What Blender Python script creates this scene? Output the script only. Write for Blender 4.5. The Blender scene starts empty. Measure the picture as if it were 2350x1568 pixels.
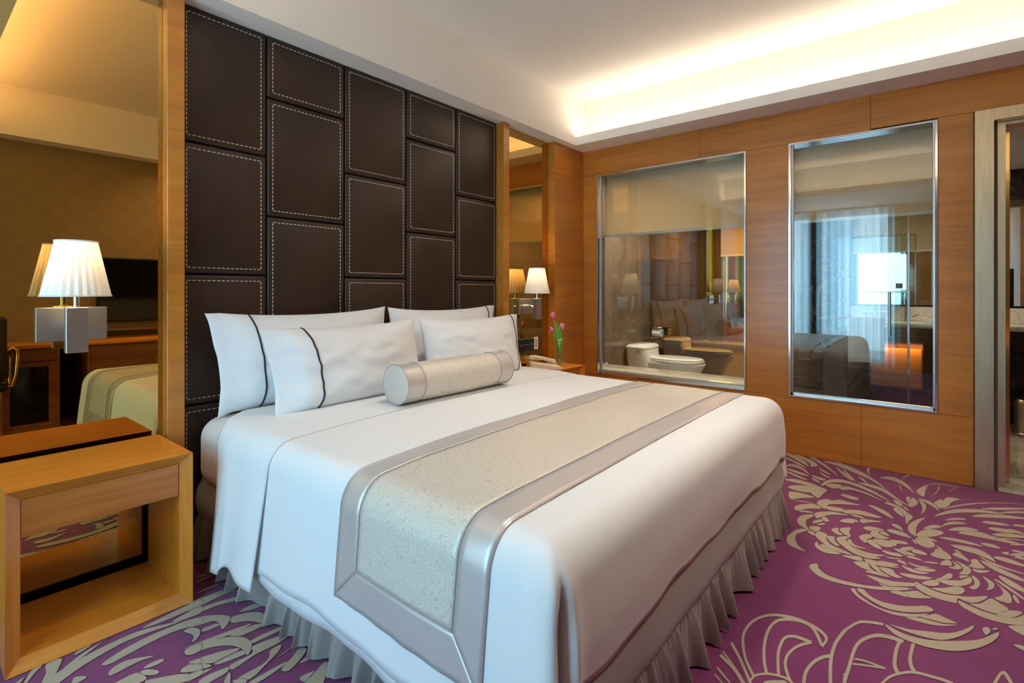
import bpy, bmesh, math, random
from mathutils import Vector, Matrix
random.seed(7)
PI = math.pi
SC = bpy.context.scene
COL = SC.collection

# ------------------------------------------------------------------ camera
FPX, HORIZON, CAM_H, YAW = 1170.0, 668.0, 1.15, math.radians(39.369)
cam_data = bpy.data.cameras.new('camera')
cam_data.sensor_width = 36.0
cam_data.lens = FPX / 2350.0 * 36.0
cam_data.shift_y = -(784.0 - HORIZON) / 2350.0
cam_data.clip_start = 0.02
cam = bpy.data.objects.new('camera', cam_data)
cam.location = (0, 0, CAM_H)
cam.rotation_euler = (PI / 2, 0, YAW - PI / 2)
COL.objects.link(cam)
SC.camera = cam

# ------------------------------------------------------------------ world, view
world = bpy.data.worlds.new('world'); SC.world = world
world.use_nodes = True
world.node_tree.nodes['Background'].inputs[0].default_value = (0.55, 0.75, 1.0, 1)
world.node_tree.nodes['Background'].inputs[1].default_value = 1.0
vs = SC.view_settings
vs.view_transform = 'Standard'; vs.look = 'None'; vs.gamma = 1.0
vs.exposure = 1.0; vs.use_curve_mapping = False
SC.cycles.max_bounces = 9
SC.cycles.diffuse_bounces = 6
SC.cycles.glossy_bounces = 6
SC.cycles.transparent_max_bounces = 16
SC.cycles.transmission_bounces = 6
SC.cycles.sample_clamp_indirect = 6.0
SC.cycles.caustics_reflective = False
SC.cycles.caustics_refractive = False
SC.cycles.use_adaptive_sampling = True
SC.cycles.adaptive_threshold = 0.05
SC.cycles.use_denoising = True

# ------------------------------------------------------------------ key dimensions (metres)
XR = 4.03            # face of the bathroom wall
YP = 2.463           # front of wood panels beside the headboard
YM = 2.53            # bronze mirrors
YL = 2.54            # leather face
XL = -1.22           # window wall
YT = -0.90           # television wall
ZS = 2.42            # underside of the dropped ceiling edge
ZC = 2.825           # raised ceiling
WARM = (1.0, 0.85, 0.66)

def area_light(name, loc, rot, sx, sy, energy, color, spread=PI):
    l = bpy.data.lights.new(name, 'AREA'); l.shape = 'RECTANGLE'
    l.size, l.size_y, l.energy, l.color = sx, sy, energy, color
    l.spread = spread
    o = bpy.data.objects.new(name, l); o.location = loc; o.rotation_euler = rot
    COL.objects.link(o); return o

# daylight behind the sheer curtains of the window wall
area_light('daylight', (XL - 0.55, 1.35, 1.35), (0, -PI / 2, 0), 2.3, 2.2, 130, (0.76, 0.88, 1.0))
# light strips lying in the two ceiling coves
area_light('cove_strip_right', (3.838, 0.85, 2.484), (PI, math.radians(-38), 0), 0.03, 3.0, 4.8, WARM)
area_light('cove_strip_left', (0.302, 0.85, 2.484), (PI, math.radians(38), 0), 0.03, 3.0, 7.0, WARM)
# bathroom ceiling lamps
area_light('bathroom_lamp_toilet', (5.0, 1.9, 2.18), (0, 0, 0), 0.35, 0.35, 20, (1.0, 0.86, 0.68))
area_light('bathroom_lamp_vanity', (5.55, 0.1, 2.18), (0, 0, 0), 0.35, 0.8, 7, (1.0, 0.88, 0.72))
# entrance corridor lamp
area_light('corridor_lamp', (3.5, -1.9, 2.35), (0, 0, 0), 0.3, 0.3, 10, WARM)

# ------------------------------------------------------------------ helpers: meshes and objects
class MB:
    def __init__(self): self.bm = bmesh.new()
    def merge(self, bm2):
        me = bpy.data.meshes.new('t'); bm2.to_mesh(me); bm2.free()
        self.bm.from_mesh(me); bpy.data.meshes.remove(me)
    def box(self, x0, x1, y0, y1, z0, z1, bev=0.0, seg=2):
        b = bmesh.new()
        bmesh.ops.create_cube(b, size=1.0)
        for v in b.verts:
            v.co = Vector(((x0 + x1) / 2 + v.co.x * (x1 - x0), (y0 + y1) / 2 + v.co.y * (y1 - y0), (z0 + z1) / 2 + v.co.z * (z1 - z0)))
        if bev > 0:
            bmesh.ops.bevel(b, geom=b.edges[:], offset=bev, segments=seg, profile=0.5, affect='EDGES')
        self.merge(b); return self
    def hexa(self, p):
        vs = [self.bm.verts.new(c) for c in p]
        for f in ((0, 1, 2, 3), (7, 6, 5, 4), (0, 4, 5, 1), (1, 5, 6, 2), (2, 6, 7, 3), (3, 7, 4, 0)):
            self.bm.faces.new([vs[i] for i in f])
        return self
    def faces(self, verts, faces):
        vs = [self.bm.verts.new(v) for v in verts]
        for f in faces:
            try: self.bm.faces.new([vs[i] for i in f])
            except ValueError: pass
        return self
    def grid(self, fn, us, vs_, close_u=False):
        nu, nv = len(us), len(vs_)
        V = [[self.bm.verts.new(fn(u, v)) for v in vs_] for u in us]
        for i in range(nu if close_u else nu - 1):
            for j in range(nv - 1):
                a = V[i][j]; b = V[(i + 1) % nu][j]; c = V[(i + 1) % nu][j + 1]; d = V[i][j + 1]
                try: self.bm.faces.new((a, b, c, d))
                except ValueError: pass
        return self
    def tube(self, pts, r, n=8, cap=True):
        pts = [Vector(p) for p in pts]
        rs = r if isinstance(r, (list, tuple)) else [r] * len(pts)
        rings = []; up = None
        for i, p in enumerate(pts):
            t = (pts[min(i + 1, len(pts) - 1)] - pts[max(i - 1, 0)])
            t = t.normalized() if t.length > 1e-9 else Vector((0, 0, 1))
            if up is None:
                up = Vector((0, 0, 1)) if abs(t.z) < 0.9 else Vector((1, 0, 0))
            s = t.cross(up)
            if s.length < 1e-6: s = t.cross(Vector((0, 1, 0)))
            s.normalize(); up = s.cross(t).normalized()
            rings.append([self.bm.verts.new(p + (s * math.cos(2 * PI * k / n) + up * math.sin(2 * PI * k / n)) * rs[i]) for k in range(n)])
        for i in range(len(rings) - 1):
            for k in range(n):
                self.bm.faces.new((rings[i][k], rings[i][(k + 1) % n], rings[i + 1][(k + 1) % n], rings[i + 1][k]))
        if cap:
            self.bm.faces.new(rings[0][::-1]); self.bm.faces.new(rings[-1])
        return self
    def lathe(self, prof, c=(0, 0, 0), n=24, rx=1.0, ry=1.0, cap0=True, cap1=True):
        rings = []
        for (r, z) in prof:
            rings.append([self.bm.verts.new((c[0] + r * rx * math.cos(2 * PI * k / n), c[1] + r * ry * math.sin(2 * PI * k / n), c[2] + z)) for k in range(n)])
        for i in range(len(rings) - 1):
            for k in range(n):
                self.bm.faces.new((rings[i][k], rings[i][(k + 1) % n], rings[i + 1][(k + 1) % n], rings[i + 1][k]))
        if cap0: self.bm.faces.new(rings[0][::-1])
        if cap1: self.bm.faces.new(rings[-1])
        return self
    def loft(self, rings):
        R = [[self.bm.verts.new(p) for p in ring] for ring in rings]
        n = len(R[0])
        for i in range(len(R) - 1):
            for k in range(n):
                self.bm.faces.new((R[i][k], R[i][(k + 1) % n], R[i + 1][(k + 1) % n], R[i + 1][k]))
        self.bm.faces.new(R[0][::-1]); self.bm.faces.new(R[-1])
        return self
    def xf(self, M):
        bmesh.ops.transform(self.bm, matrix=M, verts=self.bm.verts[:]); return self
    def weld(self, d=1e-5):
        bmesh.ops.remove_doubles(self.bm, verts=self.bm.verts[:], dist=d); return self
    def build(self, name, mat, parent=None, smooth=False, angle=40, recalc=True, solid=0.0, subsurf=0):
        if recalc: bmesh.ops.recalc_face_normals(self.bm, faces=self.bm.faces[:])
        me = bpy.data.meshes.new(name); self.bm.to_mesh(me); self.bm.free()
        me.materials.append(mat)
        if smooth:
            me.polygons.foreach_set('use_smooth', [True] * len(me.polygons))
            if angle < 180: me.set_sharp_from_angle(angle=math.radians(angle))
        o = bpy.data.objects.new(name, me); COL.objects.link(o)
        if solid:
            m = o.modifiers.new('solid', 'SOLIDIFY'); m.thickness = solid; m.offset = 0
        if subsurf:
            m = o.modifiers.new('sub', 'SUBSURF'); m.levels = subsurf; m.render_levels = subsurf
        if parent is not None: attach(o, parent)
        return o

def attach(o, parent):
    o.parent = parent
    if parent.parent is None:
        o.matrix_parent_inverse = Matrix.Translation(parent.location).inverted()

def tag(o, label, cat=None, group=None, kind=None):
    o['label'] = label
    if cat: o['category'] = cat
    if group: o['group'] = group
    if kind: o['kind'] = kind
    return o

def thing(name, loc, label, cat, group=None, kind=None):
    o = bpy.data.objects.new(name, None); o.location = loc
    o.empty_display_size = 0.1
    COL.objects.link(o)
    return tag(o, label, cat, group, kind)

def box(name, x0, x1, y0, y1, z0, z1, mat, parent=None, bev=0.0, seg=2):
    return MB().box(x0, x1, y0, y1, z0, z1, bev, seg).build(name, mat, parent, smooth=bev > 0, angle=35)

def frange(a, b, n): return [a + (b - a) * i / (n - 1) for i in range(n)]
def sstep(a, b, x):
    t = max(0.0, min(1.0, (x - a) / (b - a))); return t * t * (3 - 2 * t)

# smooth deterministic noise for folds and creases
def wob(x, y, s=1.0):
    return (math.sin(x * 3.1 * s + 1.7 * math.sin(y * 2.3 * s)) + math.sin(y * 4.3 * s + 1.3 * math.sin(x * 2.9 * s) + 1.1)
            + 0.5 * math.sin((x + y) * 7.7 * s + 0.4)) / 2.5

# ------------------------------------------------------------------ helpers: materials
def srgb(r, g, b):
    def c(v):
        v /= 255.0
        return v / 12.92 if v <= 0.04045 else ((v + 0.055) / 1.055) ** 2.4
    return (c(r), c(g), c(b), 1.0)

class NT:
    def __init__(self, name):
        self.m = bpy.data.materials.new(name); self.m.use_nodes = True
        self.t = self.m.node_tree; self.n = self.t.nodes
        self.p = self.n['Principled BSDF']; self.out = self.n['Material Output']
    def new(self, kind, **kw):
        n = self.n.new(kind)
        for k, v in kw.items(): setattr(n, k, v)
        return n
    def link(self, a, b): self.t.links.new(a, b)
    def coord(self, scale=(1, 1, 1), rot=(0, 0, 0), kind='Object'):
        tc = self.new('ShaderNodeTexCoord'); mp = self.new('ShaderNodeMapping')
        mp.inputs['Scale'].default_value = scale; mp.inputs['Rotation'].default_value = rot
        self.link(tc.outputs[kind], mp.inputs['Vector']); return mp.outputs['Vector']
    def noise(self, vec, scale=5, detail=4, rough=0.55, dist=0.0):
        n = self.new('ShaderNodeTexNoise')
        n.inputs['Scale'].default_value = scale; n.inputs['Detail'].default_value = detail
        n.inputs['Roughness'].default_value = rough; n.inputs['Distortion'].default_value = dist
        self.link(vec, n.inputs['Vector']); return n.outputs['Fac']
    def ramp(self, fac, stops, interp='LINEAR'):
        r = self.new('ShaderNodeValToRGB'); cr = r.color_ramp; cr.interpolation = interp
        while len(cr.elements) < len(stops): cr.elements.new(0.5)
        for e, (p, c) in zip(cr.elements, stops): e.position = p; e.color = c
        self.link(fac, r.inputs['Fac']); return r.outputs['Color']
    def math(self, op, a, b=None, clamp=False):
        n = self.new('ShaderNodeMath', operation=op); n.use_clamp = clamp
        for i, v in enumerate((a, b)):
            if v is None: continue
            if isinstance(v, (int, float)): n.inputs[i].default_value = v
            else: self.link(v, n.inputs[i])
        return n.outputs[0]
    def mixc(self, fac, a, b, blend='MIX'):
        n = self.new('ShaderNodeMix', data_type='RGBA'); n.blend_type = blend
        for s, v in ((n.inputs[0], fac), (n.inputs[6], a), (n.inputs[7], b)):
            if isinstance(v, (int, float, tuple)): s.default_value = v
            else: self.link(v, s)
        return n.outputs[2]
    def bump(self, h, strength=0.2, dist=0.01):
        b = self.new('ShaderNodeBump'); b.inputs['Strength'].default_value = strength; b.inputs['Distance'].default_value = dist
        self.link(h, b.inputs['Height']); self.link(b.outputs['Normal'], self.p.inputs['Normal'])
    def set(self, **kw):
        for k, v in kw.items(): self.p.inputs[k.replace('_', ' ')].default_value = v
        return self
    def base(self, c):
        if isinstance(c, tuple): self.p.inputs['Base Color'].default_value = c
        else: self.link(c, self.p.inputs['Base Color'])

def plain(name, col, rough=0.5, metal=0.0, noise=0.0, nscale=40, bump=0.0, **kw):
    t = NT(name)
    t.set(Roughness=rough, Metallic=metal, **kw)
    v = t.coord()
    if noise:
        f = t.noise(v, nscale, 3)
        d = tuple(x * (1 - noise) for x in col[:3]) + (1,)
        l = tuple(min(1, x * (1 + noise)) for x in col[:3]) + (1,)
        t.base(t.ramp(f, [(0.25, d), (0.75, l)]))
    else: t.base(col)
    if bump: t.bump(t.noise(v, nscale * 2, 3), bump, 0.004)
    return t.m

def wood(name, axis, dark=(172, 106, 42), mid=(196, 125, 46), light=(208, 140, 56), rough=0.32):
    t = NT(name)
    sc = {'x': (0.55, 9, 9), 'y': (9, 0.55, 9), 'z': (9, 9, 0.55)}[axis]
    sf = {'x': (3, 120, 120), 'y': (120, 3, 120), 'z': (120, 120, 3)}[axis]
    v = t.coord(sc); vf = t.coord(sf); vb = t.coord((1, 1, 1))
    n1 = t.noise(v, 1.6, 5, 0.6, 1.2)
    n2 = t.noise(vf, 1.0, 2, 0.5)
    n3 = t.noise(vb, 2.2, 3, 0.5)
    f = t.math('ADD', t.math('MULTIPLY', n1, 0.65), t.math('ADD', t.math('MULTIPLY', n2, 0.17), t.math('MULTIPLY', n3, 0.18)))
    t.base(t.ramp(f, [(0.33, srgb(*dark)), (0.5, srgb(*mid)), (0.68, srgb(*light))]))
    t.set(Roughness=rough); t.p.inputs['Coat Weight'].default_value = 0.25; t.p.inputs['Coat Roughness'].default_value = 0.12
    t.bump(n2, 0.05, 0.002)
    return t.m

M = {}
M['wood_x'] = wood('cherry wood grain x', 'x')
M['wood_y'] = wood('cherry wood grain y', 'y')
M['wood_z'] = wood('cherry wood grain z', 'z')
M['night_x'] = wood('honey wood grain x', 'x', (196, 112, 28), (220, 136, 42), (232, 158, 62), 0.28)
M['night_y'] = wood('honey wood grain y', 'y', (196, 112, 28), (220, 136, 42), (232, 158, 62), 0.28)
M['night_z'] = wood('honey wood grain z', 'z', (196, 112, 28), (220, 136, 42), (232, 158, 62), 0.28)
M['drawer'] = wood('reddish drawer wood', 'x', (176, 98, 38), (204, 122, 50), (218, 142, 64), 0.3)
M['walnut'] = wood('dark desk wood', 'x', (96, 50, 22), (132, 76, 36), (158, 98, 50), 0.35)
M['ceiling'] = plain('ceiling paint', (0.86, 0.82, 0.76, 1), 0.8, noise=0.015, nscale=3)
M['chrome'] = plain('chrome', (0.78, 0.78, 0.80, 1), 0.12, 1.0)
M['steel'] = plain('brushed nickel', (0.56, 0.55, 0.53, 1), 0.32, 1.0, noise=0.05, nscale=90)
M['brass'] = plain('polished brass', (0.80, 0.56, 0.22, 1), 0.15, 1.0)
M['black'] = plain('black plastic', (0.012, 0.012, 0.013, 1), 0.35)
M['screen'] = plain('black glass', (0.004, 0.004, 0.005, 1), 0.08)
M['darkgap'] = plain('dark recess', (0.01, 0.008, 0.006, 1), 0.8)
M['core'] = plain('wall core', (0.12, 0.10, 0.085, 1), 0.9)
M['pipingk'] = plain('black piping cord', (0.012, 0.012, 0.016, 1), 0.7)
M['pipingg'] = plain('grey seam cord', (0.40, 0.35, 0.30, 1), 0.6)
M['thread'] = plain('cream saddle thread', (0.72, 0.64, 0.50, 1), 0.6)
M['ceramic'] = plain('white glazed ceramic', (0.82, 0.80, 0.75, 1), 0.08)
M['cream_plastic'] = plain('cream plastic', (0.74, 0.66, 0.50, 1), 0.35)
M['cream_plastic2'] = plain('cream button', (0.60, 0.53, 0.40, 1), 0.4)
M['white_plastic'] = plain('white plastic', (0.80, 0.79, 0.75, 1), 0.35)
M['leaf'] = plain('tulip leaf', (0.16, 0.42, 0.06, 1), 0.45, noise=0.2, nscale=60)
M['stem'] = plain('tulip stem', (0.28, 0.48, 0.12, 1), 0.5)
M['tulip'] = plain('pink tulip petal', (0.86, 0.22, 0.42, 1), 0.5, noise=0.12, nscale=80)
M['towel'] = plain('white terry towel', (0.80, 0.82, 0.80, 1), 0.95, noise=0.05, nscale=200, bump=0.4)
M['blindbar'] = plain('cream blind bar', (0.90, 0.84, 0.68, 1), 0.5)
M['paper'] = plain('toilet paper', (0.85, 0.84, 0.80, 1), 0.9)
M['darkfab'] = plain('dark chair leather', (0.02, 0.014, 0.012, 1), 0.4, noise=0.1, nscale=60)

def champagne():
    t = NT('champagne metal'); v = t.coord((30, 30, 1.5))
    f = t.noise(v, 3, 3)
    t.base(t.ramp(f, [(0.3, (0.60, 0.49, 0.32, 1)), (0.7, (0.72, 0.60, 0.40, 1))]))
    t.set(Metallic=1.0, Roughness=0.34); return t.m
M['champagne'] = champagne()

def bronze():
    t = NT('bronze mirror'); t.base((0.63, 0.39, 0.135, 1)); t.set(Metallic=1.0, Roughness=0.0)
    t.p.inputs['Specular Tint'].default_value = (0.8, 0.5, 0.2, 1); return t.m
M['bronze'] = bronze()

def thin_glass(name, f0=0.06, tint=(0.93, 0.95, 0.94, 1)):
    t = NT(name); t.n.remove(t.p)
    lw = t.new('ShaderNodeLayerWeight'); lw.inputs['Blend'].default_value = 0.5
    f5 = t.math('POWER', lw.outputs['Facing'], 5.0)
    fac = t.math('ADD', t.math('MULTIPLY', f5, 1 - f0), f0, True)
    tr = t.new('ShaderNodeBsdfTransparent'); tr.inputs['Color'].default_value = tint
    gl = t.new('ShaderNodeBsdfGlossy'); gl.inputs['Roughness'].default_value = 0.0; gl.inputs['Color'].default_value = (1, 1, 1, 1)
    mx = t.new('ShaderNodeMixShader'); t.link(fac, mx.inputs[0]); t.link(tr.outputs[0], mx.inputs[1]); t.link(gl.outputs[0], mx.inputs[2])
    t.link(mx.outputs[0], t.out.inputs['Surface']); return t.m
M['glass'] = thin_glass('window glass', 0.062)
M['glass2'] = thin_glass('shower glass', 0.03, (0.90, 0.95, 0.94, 1))
M['vase'] = thin_glass('vase glass', 0.06, (0.93, 0.97, 0.95, 1))

def leather():
    t = NT('dark brown leather'); v = t.coord()
    n = t.noise(v, 3.5, 5, 0.6); n2 = t.noise(v, 160, 3, 0.6)
    t.base(t.ramp(n, [(0.3, srgb(45, 28, 19)), (0.7, srgb(62, 40, 28))]))
    t.set(Roughness=0.42); t.bump(n2, 0.14, 0.0015); return t.m
M['leather'] = leather()

def carpet(name, a, b):
    t = NT(name); v = t.coord()
    n = t.noise(v, 2.2, 4, 0.6); n2 = t.noise(v, 420, 2, 0.7)
    c = t.mixc(t.math('MULTIPLY', n2, 0.35), t.ramp(n, [(0.3, a), (0.7, b)]), tuple(x * 0.55 for x in a[:3]) + (1,))
    t.base(c); t.set(Roughness=0.95)
    t.p.inputs['Sheen Weight'].default_value = 0.15
    t.bump(n2, 0.5, 0.004); return t.m
M['carpet'] = carpet('purple carpet', srgb(120, 40, 92), srgb(136, 52, 106))
M['edge'] = carpet('dark carpet outline', srgb(104, 40, 74), srgb(116, 48, 84))
M['petal'] = carpet('cream carpet inlay', srgb(176, 159, 134), srgb(188, 172, 148))

def linen(name, col, rough=0.75, sheen=0.1, wr=0.15):
    t = NT(name); v = t.coord()
    w = t.noise(v, 4.5, 3, 0.5, 0.4); f = t.noise(t.coord((260, 260, 260)), 1.0, 1)
    t.base(col); t.set(Roughness=rough)
    t.p.inputs['Sheen Weight'].default_value = sheen
    t.bump(t.math('ADD', t.math('MULTIPLY', w, 1.0), t.math('MULTIPLY', f, 0.02)), wr, 0.02); return t.m
M['linen'] = linen('white cotton bedding', (0.80, 0.785, 0.775, 1), wr=0.10)
M['pillow'] = linen('white pillowcase cotton', (0.80, 0.79, 0.785, 1), wr=0.15)
M['mattress'] = linen('cream mattress ticking', (0.76, 0.71, 0.66, 1), wr=0.05)

def satin(name, col, rough=0.33):
    t = NT(name); v = t.coord((1, 1, 1))
    t.base(col); t.set(Roughness=rough, Metallic=0.35)
    t.p.inputs['Sheen Weight'].default_value = 0.3
    t.bump(t.noise(v, 9, 3, 0.5, 0.6), 0.12, 0.01); return t.m
M['satin'] = satin('silver grey satin', (0.64, 0.575, 0.53, 1))
M['skirt'] = satin('taupe satin bed skirt', (0.37, 0.335, 0.30, 1), 0.42)

def damask():
    t = NT('silver scroll damask'); v = t.coord()
    nz = t.new('ShaderNodeTexNoise'); nz.inputs['Scale'].default_value = 22; nz.inputs['Detail'].default_value = 1
    t.link(v, nz.inputs['Vector'])
    mixv = t.new('ShaderNodeMix', data_type='VECTOR'); mixv.inputs[0].default_value = 0.06
    t.link(v, mixv.inputs[4]); t.link(nz.outputs['Color'], mixv.inputs[5])
    vo = t.new('ShaderNodeTexVoronoi'); vo.inputs['Scale'].default_value = 44
    t.link(mixv.outputs[1], vo.inputs['Vector'])
    s = t.math('ABSOLUTE', t.math('SINE', t.math('MULTIPLY', vo.outputs['Distance'], 11.0)))
    k = t.ramp(s, [(0.10, (1, 1, 1, 1)), (0.45, (0, 0, 0, 1))])
    t.base(t.mixc(k, srgb(222, 213, 199), srgb(196, 186, 170)))
    r = t.ramp(s, [(0.10, (0.55, 0.55, 0.55, 1)), (0.45, (0.36, 0.36, 0.36, 1))])
    t.link(r, t.p.inputs['Roughness']); t.set(Metallic=0.15)
    t.bump(s, 0.15, 0.0012); return t.m
M['damask'] = damask()

def wallpaper():
    t = NT('gold check wallpaper'); v = t.coord((1, 1, 1))
    ch = t.new('ShaderNodeTexChecker'); ch.inputs['Scale'].default_value = 9.0
    ch.inputs['Color1'].default_value = srgb(148, 122, 84); ch.inputs['Color2'].default_value = srgb(144, 118, 80)
    t.link(v, ch.inputs['Vector']); t.base(ch.outputs['Color']); t.set(Roughness=0.6)
    t.bump(t.noise(v, 200, 2), 0.2, 0.002); return t.m
M['wallpaper'] = wallpaper()

def marble(name, a, b, vein, sc=2.0, rough=0.12, w=0.03):
    t = NT(name); v = t.coord()
    n = t.noise(v, sc, 6, 0.62, 0.8); n2 = t.noise(v, sc * 1.7, 5, 0.6, 2.2)
    ridge = t.math('ABSOLUTE', t.math('SUBTRACT', n2, 0.5))
    vm = t.ramp(ridge, [(0.0, (1, 1, 1, 1)), (w, (0, 0, 0, 1))])
    t.base(t.mixc(vm, t.ramp(n, [(0.3, a), (0.7, b)]), vein)); t.set(Roughness=rough); return t.m
M['marble_dark'] = marble('dark brown marble', srgb(36, 28, 24), srgb(58, 48, 42), srgb(112, 100, 86), 2.0, 0.12, 0.012)
M['marble_mid'] = marble('grey brown marble', srgb(92, 80, 68), srgb(122, 108, 92), srgb(126, 112, 96), 2.0, 0.12, 0.015)
M['marble_light'] = marble('cream marble', srgb(228, 218, 196), srgb(238, 230, 212), srgb(210, 196, 170), 2.0)
M['marble_floor'] = marble('pale marble floor', srgb(168, 156, 138), srgb(196, 184, 164), srgb(130, 114, 96), 3.0, 0.2)

def sheer():
    t = NT('blue white sheer'); t.n.remove(t.p)
    v = t.coord((0.2, 16, 0.12)); f = t.noise(v, 1.0, 3, 0.6)
    col = t.ramp(f, [(0.36, (0.15, 0.45, 0.64, 1)), (0.64, (0.66, 0.90, 1.0, 1))])  # stripes in the colour stand in for light and dark folds
    tl = t.new('ShaderNodeBsdfTranslucent'); t.link(col, tl.inputs['Color'])
    df = t.new('ShaderNodeBsdfDiffuse'); t.link(col, df.inputs['Color'])
    tr = t.new('ShaderNodeBsdfTransparent'); tr.inputs['Color'].default_value = (0.80, 0.92, 1.0, 1)
    m1 = t.new('ShaderNodeMixShader'); m1.inputs[0].default_value = 0.4
    t.link(tl.outputs[0], m1.inputs[1]); t.link(df.outputs[0], m1.inputs[2])
    m2 = t.new('ShaderNodeMixShader'); m2.inputs[0].default_value = 0.85
    t.link(tr.outputs[0], m2.inputs[1]); t.link(m1.outputs[0], m2.inputs[2])
    t.link(m2.outputs[0], t.out.inputs['Surface']); return t.m
M['sheer'] = sheer()

def shade():
    t = NT('pleated ivory shade'); t.n.remove(t.p)
    tl = t.new('ShaderNodeBsdfTranslucent'); tl.inputs['Color'].default_value = (0.90, 0.80, 0.62, 1)
    df = t.new('ShaderNodeBsdfDiffuse'); df.inputs['Color'].default_value = (0.86, 0.82, 0.74, 1)
    m1 = t.new('ShaderNodeMixShader'); m1.inputs[0].default_value = 0.93
    t.link(tl.outputs[0], m1.inputs[1]); t.link(df.outputs[0], m1.inputs[2])
    t.link(m1.outputs[0], t.out.inputs['Surface']); return t.m
M['shade'] = shade()

def blindcloth():
    t = NT('beige roller blind cloth'); t.n.remove(t.p)
    f = t.noise(t.coord((300, 300, 300)), 1.0, 2)
    col = t.ramp(f, [(0.3, (0.84, 0.69, 0.46, 1)), (0.7, (0.88, 0.73, 0.50, 1))])
    tl = t.new('ShaderNodeBsdfTranslucent'); t.link(col, tl.inputs['Color'])
    df = t.new('ShaderNodeBsdfDiffuse'); t.link(col, df.inputs['Color'])
    m1 = t.new('ShaderNodeMixShader'); m1.inputs[0].default_value = 0.6
    t.link(tl.outputs[0], m1.inputs[1]); t.link(df.outputs[0], m1.inputs[2])
    t.link(m1.outputs[0], t.out.inputs['Surface']); return t.m
M['blind'] = blindcloth()

def emit(name, col, s):
    t = NT(name); t.base(col); t.p.inputs['Emission Color'].default_value = col; t.p.inputs['Emission Strength'].default_value = s; return t.m
M['bulb'] = emit('lamp bulb', (1.0, 0.85, 0.6, 1), 12.0)
M['led'] = emit('cove light tube', (1.0, 0.86, 0.68, 1), 2.0)
M['reflection_glow'] = emit('glowing window reflection', (0.75, 0.92, 1.0, 1), 0.5)  # emission stands in for the bedroom window mirrored in the bathroom

# ================================================================== THE SETTING
def struct(o, label, cat):
    return tag(o, label, cat, kind='structure')

# pixel of the photograph -> point on the carpet plane, used to lay out the woven carpet motif
_F = (math.cos(YAW), math.sin(YAW)); _R = (math.sin(YAW), -math.cos(YAW))
def floor_pt(u, v):
    l = CAM_H * FPX / (v - HORIZON); t = (u - 1175.0) / FPX
    return ((_F[0] + t * _R[0]) * l, (_F[1] + t * _R[1]) * l)

floor = struct(box('floor', XL - 0.2, XR + 0.02, YT - 1.8, YL + 0.12, -0.06, 0.0, M['carpet']),
               'purple carpet woven with large cream chrysanthemum flowers', 'carpet')

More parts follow.
